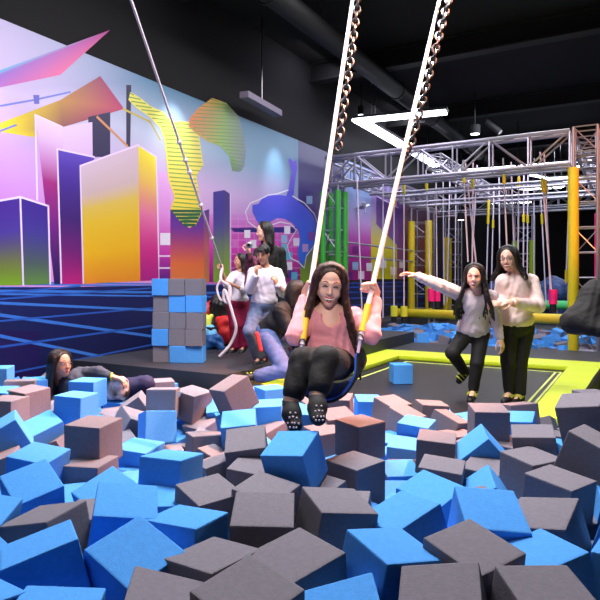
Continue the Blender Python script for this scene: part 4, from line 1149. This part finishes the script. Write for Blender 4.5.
# ---------- woman reclining in the foam pit
d3 = 5.2
J3 = dict(head=at(61, 363, 4.95), face=nz((.85, -.55, -.02)), hup=nz((-.08, 0, 1)), neck=at(61, 380, 5.05),
          shL=at(50, 386, 5.15), shR=at(79, 374, 5.12), pelvis=at(108, 398, 5.02), front=V((.1, -1, .3)),
          elL=at(55, 405, 4.9), wrL=at(72, 404, 4.75), elR=at(99, 372, 4.95), wrR=at(112, 377, 4.82),
          hdL=(V((1, -.2, 0)), V((0, 0, -1)), 1), hdR=(V((1, -.15, -.2)), V((0, -.2, -1)), 1, dict(curl=30)),
          hipL=at(112, 398, 5.0), hipR=at(114, 390, 5.1), knL=at(146, 384, 4.95), anL=at(150, 408, 5.1), toL=at(158, 414, 5.0),
          knR=at(142, 384, 5.12), anR=at(160, 405, 5.25), toR=at(170, 410, 5.2))
w3 = person('dark-haired woman reclining in the foam pit at the left, one arm stretched over her hip', J3, M_GSW, M_NAVY, .93, (M_SHOE, M_SHY), 'long', vox=.007, hm=M_HAIR, hairlen=.7, locks=44, eyes='open', smile=False, hair_fwd=-.01, pantbag=.01, sleeves=.86, skin=M_SKIN2)
s = S(); a_ = at(102, 391, 4.93); b_ = at(121, 384, 4.86)
s.cone(a_, b_, .075, .062, .02); s.cone(a_, b_-V((0, 0, .06)), .07, .07, .03)
s.build('patterned_shirt_hem', M_PATT, w3, .006, .004, 1.2)
tubeobj('bracelet', [J3['wrR']+V((0, math.cos(a)*.03, math.sin(a)*.03)) for a in [2*math.pi*j/12 for j in range(12)]], .006, M_SHY, w3, 6, closed=True)

# ---------- girl with the rope
Jg = dict(head=at(240, 261, 7.82), face=nz((-.9, -.6, -.05)), hup=V((0, 0, 1)), neck=at(241, 271, 7.85), shL=at(234, 276, 7.82), shR=at(248, 277, 7.9), pelvis=at(238, 302, 7.9), front=V((-.7, -.7, 0)),
          elL=at(227, 284, 7.7), wrL=at(222, 271, 7.6), elR=at(244, 290, 7.7), wrR=at(231, 284, 7.55),
          hdL=(V((-.1, -.1, 1)), V((-.4, .6, 0)), 1, dict(curl=70)), hdR=(V((-1, -.3, .2)), V((0, .6, .3)), 1, dict(curl=60)),
          knL=at(235, 325, 7.86), anL=at(235, 347, 7.92), toL=at(229, 353, 7.8), knR=at(243, 325, 7.9), anR=at(244, 346, 7.95), toR=at(240, 353, 7.8))
person('small girl in a white top and magenta trousers holding the end of the hanging rope', Jg, M_WHITE, M_MAG, .82, (M_SHOE,), 'long', vox=.007, hairlen=.08, locks=30, skin=M_SKIN2, sleeves=.25, smile=False, eyes='open', pantbag=.02, baggy=.01)
# ---------- boy
Jb = dict(head=at(263, 254, 6.75), face=nz((-.35, -1, -.32)), hup=nz((0, -.2, 1)), neck=at(265, 267, 6.82), shL=at(254, 273, 6.8), shR=at(277, 274, 6.85), pelvis=at(264, 304, 6.85), front=V((-.1, -1, 0)),
          elL=at(250, 289, 6.72), wrL=at(256, 275, 6.58), elR=at(283, 292, 6.76), wrR=at(277, 285, 6.6),
          hdL=(V((.05, -.2, 1)), V((.7, .4, 0)), 1, dict(curl=60)), hdR=(V((-.3, -.2, 1)), V((-.6, .5, 0)), -1, dict(curl=60)),
          hipL=at(258, 308, 6.85), hipR=at(270, 308, 6.88), knL=at(250, 331, 6.7), anL=at(259, 357, 6.9), toL=at(255, 365, 6.72), knR=at(266, 333, 6.8), anR=at(265, 356, 7.0), toR=at(262, 363, 6.85))
def stripe(p, lb): pass
boy = person('boy in a white sweatshirt and grey jeans with both hands raised on the deck', Jb, M_WHITE, M_JEAN, .88, (M_SHOE,), 'short', vox=.007, skin=M_SKIN2, smile=False, eyes='closed', pantbag=.022, baggy=.016)
# ---------- adult behind the boy
Ja = dict(head=at(264, 231, 7.5), face=nz((-1, -.35, -.15)), hup=V((0, 0, 1)), neck=at(268, 245, 7.55), shL=at(259, 252, 7.5), shR=at(281, 252, 7.65), pelvis=at(270, 293, 7.65), front=V((-.7, -.7, 0)),
          elL=at(250, 269, 7.4), wrL=at(249, 254, 7.25), elR=at(284, 275, 7.7), wrR=at(276, 288, 7.5),
          hdL=(V((-.1, -.1, 1)), V((-.8, .3, 0)), 1, dict(curl=55)), hdR=(V((-.6, -.2, -.5)), V((-.3, .6, 0)), 1),
          knL=at(265, 323, 7.6), anL=at(264, 348, 7.65), toL=at(257, 354, 7.5), knR=at(275, 323, 7.65), anR=at(276, 349, 7.7), toR=at(270, 354, 7.55))
ad = person('black-haired adult in a black jacket behind the boy, seen in profile', Ja, M_BJK, M_BLKP, .98, (M_SHOE,), 'long', vox=.008, hairlen=.2, locks=34, smile=False, eyes='open')
s = S(); s.cone(Ja['elL'], Ja['wrL']-V((0, 0, .03)), .062, .05, .02); s.cone(Ja['elL'], Ja['elL'].lerp(Ja['shL'], .5), .065, .065, .02); s.cone(Ja['elL'], Ja['elL']-V((0, 0, .22)), .06, .075, .03)
s.build('floral_sleeve', M_FLOW, ad, .008, .003, 1)
pc = at(249, 245, 7.15); t = thing('camera', 'small round silver camera raised in front of the adult\'s face', 'camera', pc)
s = S(); s.ell(pc, (.042, .03, .042), None, 0); s.build('camera_body', M_AL, t, .005)
tubeobj('lens', [pc+V((0, -.025, 0)), pc+V((0, -.036, 0))], .02, M_DARK, t, 14)
# ---------- kneeling person in black jacket and jeans
Jk = dict(head=at(297, 292, 6.35), face=nz((.9, .45, -.2)), hup=nz((.15, 0, 1)), neck=at(291, 305, 6.35), shL=at(284, 309, 6.25), shR=at(288, 312, 6.6), pelvis=at(268, 332, 6.4), front=V((1, 0, 0)),
          elL=at(290, 330, 6.15), wrL=at(304, 335, 6.15), elR=at(296, 330, 6.6), wrR=at(308, 334, 6.5), hdL=(V((1, 0, -.2)), V((0, 0, -1)), -1), hdR=(V((1, 0, -.2)), V((0, 0, -1)), 1),
          hipL=at(268, 338, 6.25), hipR=at(270, 337, 6.55), knL=at(285, 370, 6.05), anL=at(258, 376, 6.1), toL=at(247, 378, 6.1), knR=at(300, 340, 6.5), anR=at(293, 362, 6.55), toR=at(300, 366, 6.5))
Jk['shL'] = at(280, 310, 6.2)
kn = person('person in a black jacket and blue jeans kneeling on the deck with back turned', Jk, M_BJK, M_JEAN2, 1.0, (M_SHOE, M_SHY), 'long', vox=.008, hairlen=.1, locks=34, smile=False, eyes='open', pantbag=.016, baggy=.014)
s = S(); s.cone(at(257, 334, 6.0), at(261, 350, 5.98), .022, .02, .01); s.build('red_side_stripe', mat('red_cloth', (214, 40, 40), .8), kn, .005)
# ---------- person in a black coat at the right edge
Je = dict(head=at(640, 262, 4.4), face=nz((.6, .8, 0)), neck=at(634, 284, 4.4), shL=at(603, 297, 4.35), shR=at(656, 300, 4.5), pelvis=at(640, 375, 4.5), front=V((.5, .9, 0)),
          elL=at(573, 322, 4.3), wrL=at(603, 330, 4.15), elR=at(672, 345, 4.5), wrR=at(660, 372, 4.4), hdL=(V((1, -.1, .0)), V((0, 1, 0)), 1), hdR=(V((-.3, 0, -1)), V((0, 0.5, 0)), 1),
          knL=at(625, 425, 4.45), anL=at(622, 425+44, 4.7), toL=at(630, 480, 4.8), knR=at(655, 425, 4.5), anR=at(655, 470, 4.75), toR=at(660, 480, 4.9))
for s_ in 'LR':
    a_ = Je['an'+s_]; a_.z = .18; a_.y = 5.15; Je['to'+s_] = a_+V((.05, .16, -.07)); a_.x = Je['pelvis'].x+(-.09 if s_ == 'L' else .12); Je['to'+s_].x = a_.x+.04
    Je['kn'+s_] = V((a_.x, 4.75, .5))
def coat(s, ax):
    s.ell(at(596, 300, 4.36), (.12, .12, .15), None, .06)
    s.ell(at(590, 318, 4.3), (.13, .12, .1), None, .06)
person('person in a thick black coat leaning in at the right edge, elbow out', Je, mat('black_coat_jacket', (12, 12, 14), .8, bump=.5, bscale=40), M_BLKP, 1.02, (M_SHOE,), 'long', vox=.01, hairlen=.25, locks=34, baggy=.03, sleeve_r=.005, extra_top=coat, smile=False, eyes='open')

# ---------- the rope held by the girl
topr = up_to(at(165, 100, 5.8), at(222, 268, 7.58), CEIL-.02)
g0 = at(222, 268, 7.58)
t = thing('climbing_rope', 'long knotted white rope hanging from the ceiling to the girl\'s hands', 'rope', topr)
tubeobj('rope', [topr, g0], .013, M_ROPE, t, 8)
for f in (142, 160, 172, 205, 238):
    lo_, hi_ = 0., 1.
    for _ in range(30):
        m_ = (lo_+hi_)/2; q = topr.lerp(g0, m_)
        y = HY-(q.z-CZ)/q.y*600
        if y < f: lo_ = m_
        else: hi_ = m_
    bm = bmesh.new(); bmesh.ops.create_uvsphere(bm, u_segments=12, v_segments=8, radius=.027, matrix=Matrix.Translation(q)); obj('knot', bm, M_ROPE, t, True)
tail = [g0, at(221, 280, 7.5), at(230, 287, 7.45), at(229, 302, 7.4), at(224, 300, 7.4), at(225, 290, 7.4), at(233, 315, 7.3), at(236, 330, 7.3), at(230, 345, 7.3), at(219, 355, 7.25)]
tail[-1].z = .275
tubeobj('rope_tail', spline(tail, 6), .019, M_ROPE, t, 8)
tubeobj('rope_loop', spline([at(221, 279, 7.48), at(217, 288, 7.45), at(221, 300, 7.42), at(228, 297, 7.42), at(229, 284, 7.45)], 6), .014, M_ROPE, t, 8)

# ---------- coats heaped on the deck behind the stack
def coatobj(px, py, d, sx, sz, m_, lb, sd):
    rn = random.Random(sd); s = S(); c = at(px, py, d)
    for k in range(12):
        s.ell(c+V((rn.uniform(-sx, sx)*.6, rn.uniform(-.08, .08), rn.uniform(-sz, sz)*.6)), (sx*rn.uniform(.3, .5), .09, sz*rn.uniform(.3, .5)), None, .05)
    for k in range(4):
        s.cone(c+V((rn.uniform(-sx, sx), -.06, sz*.8)), c+V((rn.uniform(-sx, sx), -.09, -sz*.9)), .03, .045, .05)
    o = s.build('jacket', m_, None, .012, .008, .45); tag(o, lb, 'jacket', 'clothes heaped on the deck')
zb = .25
coatobj(226, 328, 8.5, .15, .17, mat('red_nylon', (220, 40, 40), .5), 'red jacket lying lowest in the clothes heap beside the girl', 1)
coatobj(210, 311, 8.8, .09, .15, mat('red_orange_nylon', (232, 60, 50), .5), 'red orange jacket at the upper left of the clothes heap', 2)
coatobj(219, 311, 8.62, .13, .24, mat('black_nylon', (18, 18, 22), .5), 'black jacket draped over the top of the clothes heap', 3)
coatobj(207, 322, 8.55, .1, .11, mat('lime_nylon', (220, 230, 90), .5), 'pale lime jacket at the left of the clothes heap', 4)
coatobj(208, 333, 8.4, .13, .1, mat('sky_nylon', (110, 190, 235), .5), 'light blue jacket below the lime one in the clothes heap', 5)
coatobj(212, 342, 8.3, .18, .09, mat('blue_nylon', (26, 90, 160), .5), 'dark blue bag at the bottom of the clothes heap', 6)
coatobj(296, 346, 7.6, .1, .14, mat('crimson_nylon', (190, 24, 40), .6), 'crimson jacket on the deck behind the swinging woman', 7)
bm = bmesh.new(); q = at(215, 342, 8.75); box(bm, (q.x+.1, q.y-.05, .40), (.3, .9, .3), RU, .02)
tag(obj('bench', bm, M_BLK), 'low black box bench under the clothes heap', 'bench')
# small white paper tag on a foam block
p = at(179, 394, 3.95); bm = bmesh.new(); box(bm, p, (.022, .003, .035), Euler((0, .3, .2)).to_matrix()); tag(obj('paper_tag', bm, M_TEETH), 'small white tag poking up beside a flat faced grey foam block', 'tag')
# ------------------------------------------------------------------ lights
def area(p, size, e, col, target=None, sy=None):
    l = bpy.data.lights.new('ceiling_light', 'AREA'); l.energy = e; l.color = col; l.size = size
    if sy: l.shape = 'RECTANGLE'; l.size_y = sy
    o = bpy.data.objects.new('ceiling_light', l); C.objects.link(o); o.location = p
    if target is not None: o.rotation_euler = (V(target)-V(p)).to_track_quat('-Z', 'Y').to_euler()
    return o
def spot(p, target, e, col, ang, blend=.6, r=.08):
    l = bpy.data.lights.new('spot_light', 'SPOT'); l.energy = e; l.color = col; l.spot_size = math.radians(ang); l.spot_blend = blend; l.shadow_soft_size = r
    o = bpy.data.objects.new('spot_light', l); C.objects.link(o); o.location = p
    o.rotation_euler = (V(target)-V(p)).to_track_quat('-Z', 'Y').to_euler()
area(uv(.2, -8.2, 5.2), 2.2, 60, (1, .96, .98), uv(0, -4.6, .3))  # added frontal fill to brighten the faces, not a fixture of the hall
area(uv(.9, -4.7, 5.3), 1.6, 460, (1, .96, .97))
area(uv(.8, -1.2, 5.3), 1.6, 220, (1, .95, .97))
area(uv(1.5, 5, 5.2), 2.5, 200, (.85, .9, 1))
area(uv(6, 6, 5.2), 2.5, 150, (.9, .85, 1))
area(uv(1.5, 12, 5.2), 2.5, 150, (.8, .85, 1))
# warm stage spots from the right
spot(uv(3.2, -3.0, 5.1), uv(.6, -4.5, .4), 5200, (1, .38, .20), 44)
spot(uv(5.0, -.5, 4.6), uv(2.6, 2.4, 3.0), 1100, (1, .33, .1), 42)
spot(uv(2.2, -2.6, 3.9), uv(-.2, -4.7, 1.1), 260, (1, .22, .12), 22)
# white keys above the swing and the pit
spot(uv(-.3, -3.9, 5.3), uv(-.2, -4.9, .4), 900, (.96, .98, 1), 30)
spot(uv(-1.6, -5.0, 5.3), uv(-1.8, -5.3, .3), 700, (.9, .94, 1), 60)
spot(uv(1.8, -5.6, 5.3), uv(1.6, -4.7, .3), 500, (1, .9, .88), 60)
# wall washers on the mural
for (px, py, e) in ((173, 128, 70), (275, 168, 60), (60, 118, 5), (360, 190, 35)):
    h = hit(px, py); spot(h+U2*.55+V((0, 0, .6)), h-V((0, 0, .1)), e, (.92, .96, 1), 62, 1, .05)
area(uv(-1.0, -3, 4.9), 1.0, 12, (.85, .8, 1), uv(AL, -3.2, 1.8), 4)
area(uv(-1.0, 1.5, 4.9), 1.0, 60, (.85, .8, 1), uv(AL, 1.5, 1.8), 4)
area(uv(-1.0, 6, 4.9), 1.0, 110, (.85, .85, 1), uv(AL, 6, 1.8), 4)
spot(V((-.2, -1.2, 3.3)), at(330, 290, 3.4), 620, (1, .9, .88), 15)  # added face light: unseen spot behind the camera that brightens the rider
spot(uv(1.5, -6.5, 4.6), at(490, 300, 5.8), 260, (1, .88, .86), 34)
spot(uv(-1.2, -6.0, 4.6), at(262, 290, 7), 160, (1, .95, .98), 30)
